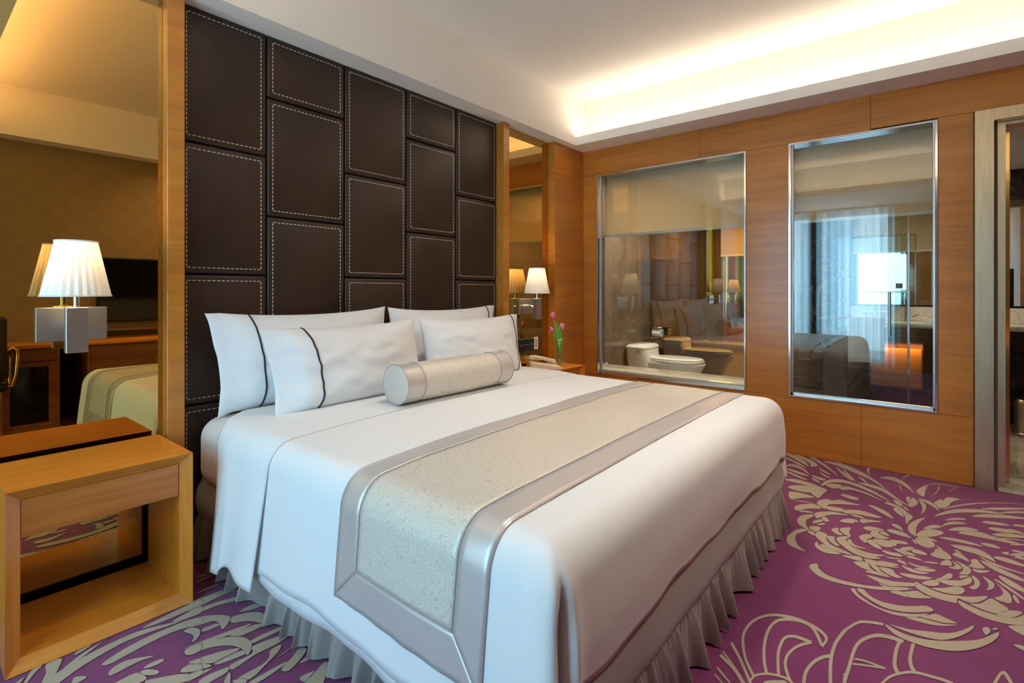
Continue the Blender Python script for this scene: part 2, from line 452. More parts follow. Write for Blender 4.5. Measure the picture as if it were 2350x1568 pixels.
# carpet motif: 'q' petals (start, side a, side b, end), 'p' outlines, 's' strokes, each in a local frame (origin, scale)
MOTIF = [
 ((2050, 1060, 7.833), 'q', '400 1340 270 1150 430 1150 580 1000|410 1340 600 1220 690 1350 910 1275|540 1205 700 1140 700 1205 880 1170|870 1165 1040 1080 1040 1130 1330 1120|920 1055 1130 1010 1130 1050 1320 1040|400 1380 640 1400 520 1520 745 1530|430 1360 640 1370 640 1410 800 1445|-60 1240 150 1270 120 1320 330 1375|340 1400 400 1420 370 1450 420 1490|0 1120 90 1150 80 1200 180 1250|720 990 1250 850 1250 915 1990 945|870 870 1250 765 1260 790 1800 740|1500 750 1900 735 1900 748 2450 780|1400 985 1800 945 1800 1010 2450 1030|1560 850 1950 825 1950 870 2450 850|1900 920 2200 890 2200 930 2450 920|1590 1080 1800 1080 1800 1135 2110 1150|2150 1150 2260 1130 2260 1170 2450 1190|990 1230 1250 1175 1270 1250 1540 1240|1150 1280 1600 1300 1600 1370 2450 1530|1180 1265 1500 1260 1500 1290 1740 1330|1690 1190 1950 1200 1930 1265 2200 1280|2030 1215 2200 1235 2200 1280 2450 1330|1770 1310 2050 1290 2050 1360 2450 1360|1800 1380 2100 1380 2100 1400 2450 1450|810 1360 1200 1400 1180 1450 1620 1530|1560 1470 1750 1480 1750 1540 1930 1555|2090 1490 2250 1480 2250 1510 2450 1495|1010 1500 1300 1520 1280 1570 1640 1640|-245 295 90 310 80 375 380 570|150 330 280 230 290 250 560 215|95 410 120 470 135 460 160 540|600 430 800 395 800 410 1220 470|800 415 825 500 795 500 700 625|1150 460 1060 500 1070 510 990 560|430 665 700 740 680 790 820 895|450 690 590 800 520 820 500 950|-300 380 0 600 -10 615 300 825|0 690 120 730 80 780 170 800|0 830 130 880 90 930 200 1000|170 800 250 840 200 840 265 885'),
 ((2050, 1060, 7.833), 'p', '410 535 500 460 620 420 580 520 550 630 470 595|270 760 340 650 400 680 450 740 400 790 310 815|230 640 310 645 255 745|740 735 880 680 850 850 790 800|870 840 870 740 960 650 1080 650 1200 680 1050 730 990 800|-120 720 100 800 260 920 355 1000 290 1060 235 1125 210 1000 150 900 0 805 -120 760'),
 ((2050, 1240, 7.833), 'q', '10 150 220 200 200 250 410 280|120 160 250 120 250 195 385 150|330 210 430 170 450 250 620 270|770 100 840 140 820 160 900 185|0 30 150 20 100 60 280 85|0 230 90 240 90 285 170 290|230 300 350 295 400 350 530 375|1060 260 1200 240 1180 320 1375 395|1100 185 1160 190 1150 220 1225 235|1420 520 1560 540 1550 595 1740 555|1540 290 1900 450 1880 480 2450 640|1550 360 1950 520 1930 600 2450 770|1880 640 2150 750 2130 850 2450 960|1800 690 2100 860 2080 900 2450 1140|2150 980 2240 1060 2180 1080 2260 1150|1800 310 2050 330 2020 400 2450 500|1940 230 2040 215 2040 265 2080 250|2120 190 2250 190 2250 230 2450 260|2080 270 2250 240 2250 290 2450 290|2170 305 2300 300 2300 350 2450 385|140 450 400 540 370 590 650 595|370 510 600 510 600 570 770 550|250 390 450 460 440 490 660 490|60 365 170 380 150 420 245 450|520 390 700 395 700 425 820 420|100 600 400 630 400 700 710 690|510 780 700 720 720 830 830 780|-270 770 0 850 -20 880 390 880'),
 ((2050, 1240, 7.833), 'p', '660 260 740 210 740 170 820 165 960 230 1040 310 1020 350 900 345 760 310|840 440 910 370 1010 365 1060 430 1040 465 930 460|990 490 1110 470 1090 420 1050 370 1130 420 1220 480 1215 525 1110 530|1100 370 1250 430 1370 500 1400 570 1370 610 1290 630 1180 605 1240 560 1250 510 1200 440|1190 640 1280 640 1370 645 1300 675 1210 690|750 710 900 715 1050 725 1200 725 1320 685 1390 665 1415 740 1370 790 1230 830 1060 825 900 780|1400 640 1450 650 1530 720 1560 800 1500 880 1430 890 1355 850 1440 820 1460 760 1430 690|1600 650 1700 700 1810 780 1810 850 1760 890 1670 905 1710 850 1700 770|1350 465 1410 420 1390 360 1500 345 1560 420 1650 510 1520 515 1400 490|1040 95 1300 110 1560 180 1750 290 1840 400 1720 350 1500 260 1250 190|1780 720 1950 850 2100 980 2120 1130 1980 1120 1820 1050 1950 1000 1970 930 1900 830|750 690 850 680 1000 595 1065 640 1020 700 850 710|690 865 900 865 1070 840 1220 850 1285 920 1200 980 1050 975 850 930|395 755 560 830 750 920 950 980 1150 1000 1300 1020 1500 1020 1650 1010 1690 1040 1560 1110 1450 1130 1300 1110 1180 1050 1140 1080 1140 1135 1000 1110 800 1060 600 980 450 890 385 830|1170 1090 1350 1170 1600 1280 1850 1350 2100 1400 2250 1390 2450 1310 2450 1520 2150 1525 1900 1480 1600 1390 1350 1270 1200 1170|1370 1140 1550 1150 1700 1070 1780 1060 1900 1130 2070 1240 2000 1290 1850 1325 1700 1290 1500 1210|1850 1335 2000 1300 2100 1265 2320 1300 2230 1370 2100 1395 1950 1370|-495 627 -215 697 35 750 390 780 370 835 150 835 -60 830 -260 760|-60 920 200 930 430 920 560 990 700 1045 450 1050 200 1020|-655 882 -545 887 -415 1007 -215 1107 35 1167 300 1195 590 1185 720 1280 400 1305 150 1290 -150 1220 -400 1090 -560 980|-760 877 -690 880 -640 960 -450 1110 -200 1240 100 1310 400 1335 640 1325 450 1385 250 1385 0 1345 -300 1230 -600 1060 -720 950|480 1380 650 1350 780 1330 950 1410 1150 1500 900 1490 700 1440|230 1405 470 1400 700 1460 900 1510 1160 1530 950 1550 650 1520'),
 ((1780, 1200, 7.833), 'q', '790 390 1050 440 1000 490 1400 590|1370 430 1650 540 1620 590 1980 590|2120 470 2280 520 2250 550 2350 590|1900 500 2100 540 2080 590 2300 605|1980 620 2100 630 2100 655 2290 660|1840 690 2050 720 2050 770 2220 770|1610 880 1800 880 1780 930 2070 990|2050 1245 2250 1240 2200 1300 2400 1345'),
 ((1780, 1200, 7.833), 'p', '590 140 480 110 350 140 220 240 200 320 240 400 400 480 550 525 420 430 360 310 380 210|600 90 700 60 800 90 800 130 720 170|570 170 640 150 700 190 690 240|710 240 740 180 800 160 930 220 910 300 1000 400 1240 510 1050 480 850 370|950 240 1060 260 1060 320 1150 420 1050 400 930 290|700 380 760 350 770 400 900 460 1180 560 1050 570 880 540 740 460|1090 300 1170 250 1350 260 1260 310 1360 420 1550 560 1900 640 1700 650 1450 580 1200 420|1000 130 1060 100 1130 100 1130 150 1210 230 1090 210|1150 130 1200 95 1350 95 1320 180 1360 250 1240 220|1280 340 1340 300 1420 400 1640 470 1500 460 1380 420|1500 260 1560 220 1680 210 1740 270 1650 300 1630 370 1540 320|1570 90 1700 70 1950 130 1800 130 1670 150|1700 190 1760 140 1960 140 1850 170 1900 220 2050 290 1850 290 1740 250|1870 180 1950 160 2050 240 1950 230|2000 150 2080 120 2350 200 2350 260 2150 210|1640 340 1720 310 1900 450 1880 480 1750 430|1750 300 2000 320 2120 430 1950 440 1820 370|2030 350 2100 310 2350 350 2350 400 2200 380 2150 430|1180 590 1400 600 1520 620 1570 690 1400 670|1400 705 1640 715 1700 820 1770 870 1600 840 1480 780|1590 650 1800 690 2000 760 2240 820 2000 800 1820 770 1660 730|1690 740 1830 790 1900 880 2050 960 1850 890 1740 810|1860 800 2080 840 2150 920 2270 990 2150 990 1950 890|600 780 740 740 780 830 900 930 1150 1030 1500 1110 1800 1150 2350 1170 2350 1220 1900 1215 1600 1180 1300 1130 950 1040 720 930'),
 ((1780, 1020, 7.833), 'q', '140 150 420 240 400 300 600 400|120 220 380 320 350 340 560 440|520 180 850 340 830 370 1120 570|890 225 1300 400 1290 410 1720 600|1080 410 1250 530 1220 560 1380 660|1200 440 1340 560 1310 580 1440 680|1480 580 1600 640 1570 660 1650 710|1750 372 1640 450 1690 450 1690 555|170 390 400 380 400 430 620 560|190 440 400 490 390 530 600 575|160 480 400 560 380 590 570 650|770 420 880 480 850 500 1000 550|780 490 900 560 880 580 1000 610|640 560 800 600 780 640 900 640|640 610 740 640 700 660 800 700|280 1000 500 1030 500 1045 700 1075|1340 1270 1480 1280 1450 1310 1600 1340|740 1450 830 1420 830 1460 900 1430|1150 1380 1300 1350 1290 1420 1430 1415|1260 1350 1400 1350 1400 1390 1500 1410|1660 1090 1950 1190 1900 1240 2120 1345|2110 1150 2230 1190 2180 1240 2310 1310|2080 1440 2200 1460 2170 1510 2290 1545|410 1210 560 1200 540 1230 690 1240'),
 ((1780, 1020, 7.833), 'p', '390 1350 480 1280 660 1265 670 1310 550 1370 560 1480 640 1570 560 1530 420 1450|280 150 500 230 680 310 760 390 640 410 620 350 520 290|870 320 960 310 1300 390 1600 530 1800 660 1960 790 1700 640 1400 510 1050 370|810 740 900 660 1050 630 1200 640 1500 730 1800 870 2080 1050 1800 910 1500 780 1250 700 1050 690 940 710 860 750|160 640 350 630 600 690 880 800 980 820 700 780 450 720|220 780 350 740 640 760 900 820 620 870 430 850|630 870 700 820 930 820 850 900 770 970 680 920|900 740 1000 710 1190 740 1120 800 1000 790|1140 790 1250 760 1380 790 1650 880 1940 1035 1600 890 1350 820 1230 830|1480 700 1650 710 1900 790 2100 920 2350 1080 2350 1100 2100 960 1900 840 1680 770|1170 920 1240 900 1500 980 1430 1010 1290 970|240 860 450 880 700 960 450 970 270 990|330 1150 420 1090 700 1080 820 1165 600 1160 400 1200|740 1060 800 1010 930 990 1010 1020 1130 1000 1300 1040 1540 1105 1300 1090 1000 1080 920 1120 890 1170 800 1120|930 1120 1200 1160 1190 1220 940 1180|1220 1190 1500 1190 1750 1260 1920 1330 1700 1310 1450 1260 1260 1250|690 1260 800 1220 1050 1220 1330 1290 1050 1270 850 1300 750 1340|820 1330 890 1305 960 1380 900 1400|670 1390 800 1350 850 1390 700 1430|1510 1370 1560 1345 1750 1370 1920 1400 1700 1410 1560 1425|1930 1060 2100 1090 2280 1160 2350 1220 2350 1290 2200 1170 2050 1100'),
 ((1640, 1368, 7.833), 's', '50 700 1450 560 1150 510 850 540 650 680 470 900 370 1150 355 1500 430 1800 570 1960 690 2010 800 1930 920|55 940 1430 890 1150 900 850 980 600 1120 460 1330 430 1600 480 1780 600 1930 900|55 1150 1450 1140 1100 1180 900 1270 760 1450 740 1740 845|55 1740 845 1500 910 1320 1060 1270 1250 1340 1500 1400 1600 1430 1750|50 300 850 460 1150 620 1520 720 1750|60 100 1070 350 1320 530 1600 620 1750|30 150 1010 350 1280 480 1480|35 40 1290 270 1570 400 1750|30 0 1420 130 1570 260 1750|45 640 1530 740 1440 950 1410 1200 1460 1360 1530|65 2090 1800 2080 1400 2100 1100 2180 850 2350 620|65 1550 1800 1600 1600 1640 1380 1780 1200 1950 1110 2100 1090|60 2310 1800 2330 1600 2350 1400'),
 ((1640, 1368, 7.833), 'p', '880 1560 1000 1530 1250 1530 1300 1600 1200 1750 880 1700'),
 ((1930, 1368, 5.595), 's', '36 -20 530 80 430 230 345 380 345 545 372|48 20 1250 40 1130 110 900 180 680 280 570 450 515 620 535 800 595|24 175 815 330 850 570 940|24 150 880 350 905 570 940|50 750 590 700 750 690 900 730 1000|48 930 620 890 780 900 900 950 990|36 480 1200 540 1120 640 1040 800 995 950 990 1150 1040 1400 1119 1600 1250|45 1920 1250 1980 1119 2080 990 2180 1119 2240 1250'),
 ((1930, 1368, 5.595), 'p', '570 370 800 490 1050 560 1250 580 1500 585 1750 570 1900 520 2020 470 2010 540 1880 630 1700 690 1500 715 1300 700 1050 650 800 560 650 470|620 370 850 430 1100 460 1370 485 1550 450 1700 385 1690 430 1600 490 1450 550 1270 570 1050 530 800 450|1815 430 1880 405 1920 460 1860 510|1940 435 1980 415 2015 430 1980 448|2150 390 2350 390 2480 400 2480 560 2250 470|2210 630 2350 650 2500 720 2350 710'),
 ((430, 1300, 5.851), 'p', '0 520 120 460 470 330 470 345 150 560 20 610|210 520 640 260 640 320 450 400|0 640 300 520 600 430 900 380 890 420 600 480 300 570 0 710|690 620 850 530 1000 490 1000 540 850 590|0 750 200 680 400 660 530 670 580 700 540 780 470 855 430 780 350 740 150 800 0 830|600 690 750 640 950 620 1040 660 1085 750 1075 790 950 760 800 740 600 765|1110 740 1200 690 1400 600 1400 730 1110 780|195 850 380 780 430 800 230 885|0 840 100 830 180 880 130 960 65 1030 80 950 0 890|580 930 900 790 1020 800 750 930 620 940|0 1090 250 990 600 860 880 770 600 920 300 1000 0 1110|0 1130 250 1010 600 950 780 970 860 1040 850 1130 800 1200 720 1110 550 1070 300 1100 0 1200|860 1000 1100 880 1390 770 1390 800 1100 940 880 1040|880 1080 1250 940 1390 920 1200 1050 900 1200 620 1390 580 1330 870 1180|20 1300 350 1180 640 1110 690 1130 450 1250 320 1310|370 1310 600 1190 730 1140 770 1190 430 1320|0 1330 150 1310 330 1340 200 1390 0 1430|0 1470 330 1380 200 1460 0 1560|160 1540 540 1360 520 1440 300 1568 170 1700|490 1568 560 1430 580 1480 560 1600|1110 1140 1250 1060 1230 1140 1080 1300 850 1520 680 1510 1000 1330 1100 1220|840 1560 1320 1290 1250 1370 950 1568|1260 1390 1400 1240 1500 1110 1600 1120 1520 1250 1360 1410|1500 1310 1600 1230 1720 1180 1700 1240|1580 1568 1700 1450 1850 1290 1950 1380 1850 1500 1780 1650 1500 1700|1510 1500 1710 1410 1650 1480 1570 1560|600 1560 700 1520 800 1540 740 1600'),
 ((430, 1300, 5.851), 'q', '1210 1230 1340 1135 1330 1155 1460 1040|100 150 250 100 250 130 380 60|100 220 250 150 250 175 370 100|110 375 300 280 300 305 440 240'),
 ((0, 1360, 5.109), 'p', '150 1120 190 1063 280 1000 300 980 240 1063|240 1120 280 1063 380 910 490 865 400 960 320 1063|470 1120 490 1060 540 950 540 850 720 780 690 880 640 970 540 1063|540 1063 700 930 1100 700 1600 470 2080 350 2060 370 1500 570 1000 850 700 1063 520 1190|750 890 1000 700 1320 520 1200 590 1000 740 850 840|890 740 1080 620 900 700|1670 420 2000 250 2350 90 2350 150 2000 310 1800 390|2030 340 2350 170 2350 250 2100 340|1210 830 1600 590 2100 370 2350 300 2350 370 2000 480 1600 680 1280 850|1300 910 1500 800 1810 750 1600 830 1295 985|2150 460 2290 420 2350 470 2310 550 2250 590 2270 510|2150 670 2350 590 2350 602|2170 680 2350 610 2350 690 2200 745|2210 830 2350 780 2350 840|2120 945 2180 870 2350 850 2350 920|1200 1140 1360 1063 1600 950 1720 1010 1650 1063 1500 1150|1700 1063 1800 1020 2200 960 2080 1063 1800 1160|2000 1063 2350 920 2350 980 2150 1063|800 1110 840 1063 880 1000 1020 995 920 1063'),
 ((0, 1360, 5.109), 'q', '1680 900 1800 820 1830 860 1930 790|1640 945 1750 910 1760 980 1870 940'),
]
def catmull(pts, closed, n=4):
    m = len(pts); out = []
    rng = range(m) if closed else range(m - 1)
    for i in rng:
        if closed: p0, p1, p2, p3 = pts[(i - 1) % m], pts[i], pts[(i + 1) % m], pts[(i + 2) % m]
        else: p0, p1, p2, p3 = pts[max(i - 1, 0)], pts[i], pts[i + 1], pts[min(i + 2, m - 1)]
        for k in range(n):
            t = k / n
            out.append(tuple(0.5 * (2 * p1[c] + (p2[c] - p0[c]) * t + (2 * p0[c] - 5 * p1[c] + 4 * p2[c] - p3[c]) * t * t + (3 * p1[c] - p0[c] - 3 * p2[c] + p3[c]) * t ** 3) for c in (0, 1)))
    if not closed: out.append(pts[-1])
    return out
def petal_outline(x0, y0, ax, ay, bx, by, x1, y1, n=12):
    mx, my = (ax + bx) / 2, (ay + by) / 2; hx, hy = (ax - bx) / 2, (ay - by) / 2
    cx, cy = 2 * mx - (x0 + x1) / 2, 2 * my - (y0 + y1) / 2
    A, B = [], []
    for i in range(n + 1):
        t = i / n; w = (4 * t * (1 - t)) ** 0.62
        px = (1 - t) ** 2 * x0 + 2 * t * (1 - t) * cx + t * t * x1; py = (1 - t) ** 2 * y0 + 2 * t * (1 - t) * cy + t * t * y1
        A.append((px + hx * w, py + hy * w)); B.append((px - hx * w, py - hy * w))
    return A + B[1:-1][::-1]
pm, pe = MB(), MB()
_layer = [0]
def _face(m, pts, z):
    vs_ = []
    for p in pts:
        if vs_ and (Vector((p[0], p[1], z)) - vs_[-1].co).length < 1e-5: continue
        vs_.append(m.bm.verts.new((p[0], p[1], z)))
    if len(vs_) > 2:
        try: f = m.bm.faces.new(vs_)
        except ValueError: return
        f.normal_update()
        if f.normal.z < 0: f.normal_flip()
def add_outline(pts, edge=0.0017):
    z = 0.0006 + 0.000006 * _layer[0]; _layer[0] += 1 if edge else 0
    _face(pm, pts, z + 0.00001)
    if not edge: return
    ar = sum(pts[i][0] * pts[(i + 1) % len(pts)][1] - pts[(i + 1) % len(pts)][0] * pts[i][1] for i in range(len(pts)))
    sg = 1 if ar > 0 else -1; out = []
    for i, p in enumerate(pts):
        a, b = pts[i - 1], pts[(i + 1) % len(pts)]
        dx, dy = b[0] - a[0], b[1] - a[1]; d = math.hypot(dx, dy) or 1
        out.append((p[0] + sg * dy / d * edge, p[1] - sg * dx / d * edge))
    _face(pe, out, z)
for (ox, oy, sc), kind, data in MOTIF:
    def tf(p): return floor_pt(ox + p[0] / sc, oy + p[1] / sc)
    for item in data.split('|'):
        a = [float(k) for k in item.split()]
        if kind == 'q': add_outline([tf(p) for p in petal_outline(*a)])
        elif kind == 'p':
            P = [(a[i], a[i + 1]) for i in range(0, len(a), 2)]
            add_outline([tf(p) for p in catmull(P, True, 3)])
        else:
            w = a[0] / 2; P = catmull([(a[i], a[i + 1]) for i in range(1, len(a), 2)], False, 5)
            L, Rr = [], []
            for i, p in enumerate(P):
                q0, q1 = P[max(i - 1, 0)], P[min(i + 1, len(P) - 1)]
                dx, dy = q1[0] - q0[0], q1[1] - q0[1]; d = math.hypot(dx, dy) or 1
                L.append((p[0] - dy / d * w, p[1] + dx / d * w)); Rr.append((p[0] + dy / d * w, p[1] - dx / d * w))
            z = 0.00061 + 0.000006 * _layer[0]; _layer[0] += 1
            A_ = [pm.bm.verts.new(tf(q) + (z,)) for q in L]; B_ = [pm.bm.verts.new(tf(q) + (z,)) for q in Rr]
            for i in range(len(P) - 1):
                fc = pm.bm.faces.new((A_[i], A_[i + 1], B_[i + 1], B_[i])); fc.normal_update()
                if fc.normal.z < 0: fc.normal_flip()
# the same flowers go on over the rest of the carpet
def flower(cx, cy, R, rings, spin):
    for k in range(rings):
        r0 = R * (0.08 + 0.92 * k / rings); ln = R * (0.28 + 0.35 * k / rings); n = 7 + 3 * k
        for i in range(n):
            a = 2 * PI * i / n + k * 0.7 + random.uniform(-0.1, 0.1)
            b = a + spin * (0.5 + 0.3 * k / rings)
            p0 = (cx + r0 * math.cos(a), cy + r0 * math.sin(a)); p1 = (cx + (r0 + ln) * math.cos(b), cy + (r0 + ln) * math.sin(b))
            m = ((p0[0] + p1[0]) / 2, (p0[1] + p1[1]) / 2); am = (a + b) / 2
            off = 0.10 * ln * spin; w = R * random.uniform(0.03, 0.055)
            nx, ny = -math.sin(am), math.cos(am)
            mx, my = m[0] - nx * off, m[1] - ny * off
            pts = petal_outline(p0[0], p0[1], mx + nx * w, my + ny * w, mx - nx * w, my - ny * w, p1[0], p1[1], 8)
            if any(q[0] * _F[0] + q[1] * _F[1] > 1.36 and q[1] < 1.15 for q in pts) or any(0.2 < q[0] < 2.9 and 1.3 < q[1] for q in pts): continue
            if any(q[1] > 1.2 and q[0] > 0.05 and q[0] < 2.95 for q in pts): continue
            add_outline(pts)
for (cx, cy, R, rg, sp) in ((-0.55, 1.9, 0.5, 6, 1), (-0.6, 0.4, 0.5, 6, -1), (1.9, -0.35, 0.45, 6, 1), (0.75, -0.4, 0.4, 5, -1),
                            (3.4, -1.5, 0.5, 6, 1), (3.45, 1.75, 0.30, 6, -1)):
    flower(cx, cy, R, rg, sp)
tag(pe.build('inlay_outline', M['edge'], floor, recalc=False), 'dark purple outlines around the woven petals', kind='stuff')
tag(pm.build('flower_inlay', M['petal'], floor, recalc=False), 'cream woven chrysanthemum petals', kind='stuff')

# ---- ceiling: tray with coves
ceil = MB().box(XL - 0.2, XR + 0.2, YT - 0.1, YL + 0.2, ZC, ZC + 0.1).build('ceiling', M['ceiling'])
struct(ceil, 'raised white ceiling with glowing cove edges', 'ceiling')
YF = 2.39; YTF = -0.72
box('headboard_beam', XL - 0.2, XR + 0.2, YF, YL + 0.2, ZS, ZC, M['ceiling'], ceil)
box('television_beam', XL - 0.2, XR + 0.2, YT - 0.1, YTF, ZS, ZC, M['ceiling'], ceil)
box('cove_soffit', 3.79, XR + 0.2, YTF, YF, ZS, 2.44, M['ceiling'], ceil)
box('cove_lip', 3.79, 3.812, YTF, YF, 2.44, 2.492, M['ceiling'], ceil)
box('cove_back', 3.925, XR + 0.2, YTF, YF, 2.44, ZC, M['ceiling'], ceil)
box('cove_soffit', XL - 0.2, 0.35, YTF, YF, ZS, 2.44, M['ceiling'], ceil)
box('cove_lip', 0.328, 0.35, YTF, YF, 2.44, 2.492, M['ceiling'], ceil)
box('cove_back', XL - 0.2, 0.215, YTF, YF, 2.44, ZC, M['ceiling'], ceil)
MB().tube([(3.868, YTF + 0.15, 2.446), (3.868, YF - 0.05, 2.446)], 0.005, 8).build('light_tube', M['led'], ceil, True)
MB().tube([(0.275, YTF + 0.15, 2.446), (0.275, YF - 0.05, 2.446)], 0.005, 8).build('light_tube', M['led'], ceil, True)

# added fill lamps out of view, brightening the bed and carpet
for x, y, lab in ((1.75, 1.2, 'added round fill lamp above the middle of the bed'), (2.4, 1.2, 'added round fill lamp nearer the bathroom windows'), (1.95, -0.25, 'added round fill lamp in front of the television')):
    dl = thing('added_fill_lamp', (x, y, ZC), lab, 'fill lamp', 'added fill lamps out of view')
    MB().lathe([(0.052, -0.001), (0.070, -0.001), (0.070, -0.006), (0.055, -0.008)], (x, y, ZC), 28, cap0=False, cap1=False).build('trim_ring', M['white_plastic'], dl, True)
    MB().lathe([(0.051, -0.0015), (0.051, -0.004)], (x, y, ZC), 28).build('fill_lamp_face', M['led'], dl, True)
    l = bpy.data.lights.new('added_fill_beam', 'SPOT'); l.energy = 20 if y > 0 else 54; l.color = (1.0, 0.92, 0.82); l.spot_size = math.radians(125); l.spot_blend = 1.0; l.shadow_soft_size = 0.10
    o = bpy.data.objects.new('added_fill_beam', l); o.location = (x, y, ZC - 0.03); COL.objects.link(o)

# ---- headboard wall
wb = struct(box('wall_back', XL - 0.2, XR + 0.2, YL + 0.03, YL + 0.15, -0.02, ZC, M['core']), 'wall behind the headboard', 'wall')
def veneer(x0, x1, nm='wood_panel'):
    return box(nm, x0, x1, YP, YL + 0.03, 0.0, ZS, M['wood_x'], wb, 0.0015, 1)
veneer(3.575, XR - 0.001)
veneer(XL, 0.14)
for n, (a, b), lab in (('trim_1', (0.735, 0.80), 'narrow cherry wood post between left bronze mirror and leather headboard'),
                       ('trim_2', (2.914, 2.98), 'narrow cherry wood post between leather headboard and right bronze mirror')):
    struct(box(n, a, b, 2.47, YL + 0.03, 0.0, ZS, M['wood_x'], None, 0.002, 1), lab, 'post')

# bronze mirrors
for x0, x1, lab in ((0.14, 0.735, 'tall bronze tinted mirror behind the near nightstand and lamp'),
                    (2.98, 3.575, 'tall bronze tinted mirror behind the telephone and far lamp')):
    m = thing('wall_mirror', ((x0 + x1) / 2, YM, 0), lab, 'mirror', 'bronze mirrors flanking the headboard')
    box('mirror_glass', x0 + 0.001, x1 - 0.001, YM, YM + 0.02, 0.004, ZS - 0.002, M['bronze'], m)
    box('mirror_backing', x0 + 0.004, x1 - 0.004, YM + 0.0205, YL + 0.029, 0.004, ZS - 0.004, M['black'], m)

# leather headboard of stitched panels
hb = thing('headboard', (1.857, YL + 0.03, 0), 'dark brown leather panel wall behind the bed with cream stitching', 'headboard')
box('headboard_backing', 0.801, 2.913, YL + 0.016, YL + 0.029, 0.002, ZS - 0.002, M['darkgap'], hb)
xs = [0.80, 1.182, 1.617, 2.055, 2.487, 2.914]
odd = [ZS, 1.815, 1.226, 0.640, 0.03]; even = [ZS, 2.112, 1.522, 0.935, 0.345, 0.03]
for c in range(5):
    zs = odd if c % 2 == 0 else even
    for i in range(len(zs) - 1):
        x0, x1, z1, z0 = xs[c] + 0.003, xs[c + 1] - 0.003, zs[i] - 0.003, zs[i + 1] + 0.003
        p = MB().box(x0, x1, YL, YL + 0.0155, z0, z1, 0.010, 3).build('leather_panel', M['leather'], hb, True, 60)
        if z1 < 0.55: continue
        s = MB(); e = 0.026; dl, gp = 0.0125, 0.0075
        def dashes(ax, bx, az, bz):
            L = math.hypot(bx - ax, bz - az); n = int(L / (dl + gp)); k = (L / n)
            ux, uz = (bx - ax) / L, (bz - az) / L
            for j in range(n):
                t0 = j * k + gp / 2; t1 = t0 + dl; r = 0.0017
                cx0, cz0, cx1, cz1 = ax + ux * t0, az + uz * t0, ax + ux * t1, az + uz * t1
                s.box(min(cx0, cx1) - r * abs(uz), max(cx0, cx1) + r * abs(uz), YL - 0.0016, YL + 0.001, min(cz0, cz1) - r * abs(ux), max(cz0, cz1) + r * abs(ux))
        dashes(x0 + e, x1 - e, z1 - e, z1 - e); dashes(x0 + e, x1 - e, z0 + e, z0 + e)
        dashes(x0 + e, x0 + e, z0 + e, z1 - e); dashes(x1 - e, x1 - e, z0 + e, z1 - e)
        tag(s.build('stitching', M['thread'], p), 'cream saddle stitching')

# ---- bathroom wall with two interior windows and a doorway
ZW0, ZW1 = 0.405, 2.19
W = {1: (1.058, 2.318), 2: (-0.035, 0.775)}
DY0, DY1, DZ = -1.02, -0.30, 2.125     # clear doorway
def around(x0, x1):
    m = MB()
    ye = YT - 1.7; yb = YL + 0.02
    m.box(x0, x1, DY1 + 0.001, yb, -0.02, ZW0)
    m.box(x0, x1, W[1][1], yb, ZW0, ZW1)
    m.box(x0, x1, W[2][1], W[1][0], ZW0, ZW1)
    m.box(x0, x1, DY1 + 0.001, W[2][0], ZW0, ZW1)
    m.box(x0, x1, ye, yb, ZW1, ZC)
    m.box(x0, x1, ye, DY0, -0.02, ZW1)
    return m
wr = struct(around(XR + 0.018, XR + 0.12).build('wall_right', M['core']), 'cherry wood panelled bathroom wall with two windows and a doorway', 'wall')
def vp(y0, y1, z0, z1, mat='wood_y'):
    box('wood_panel', XR, XR + 0.0175, y0 + 0.0008, y1 - 0.0008, z0 + 0.0008, z1 - 0.0008, M[mat], wr, 0.001, 1)
FY = -0.197
vp(1.40, YP, ZW1, ZS); vp(0.30, 1.40, ZW1, ZS); vp(YT - 1.7, 0.30, 2.20, ZS)
vp(W[1][1], YP, ZW0, ZW1); vp(W[2][1], W[1][0], ZW0, ZW1); vp(FY, W[2][0], ZW0, 2.20)
vp(1.2, YP, 0.001, ZW0); vp(0.35, 1.2, 0.001, ZW0); vp(FY, 0.35, 0.001, ZW0)
vp(YT - 1.7, DY0 - 0.11, 0.001, 2.20)
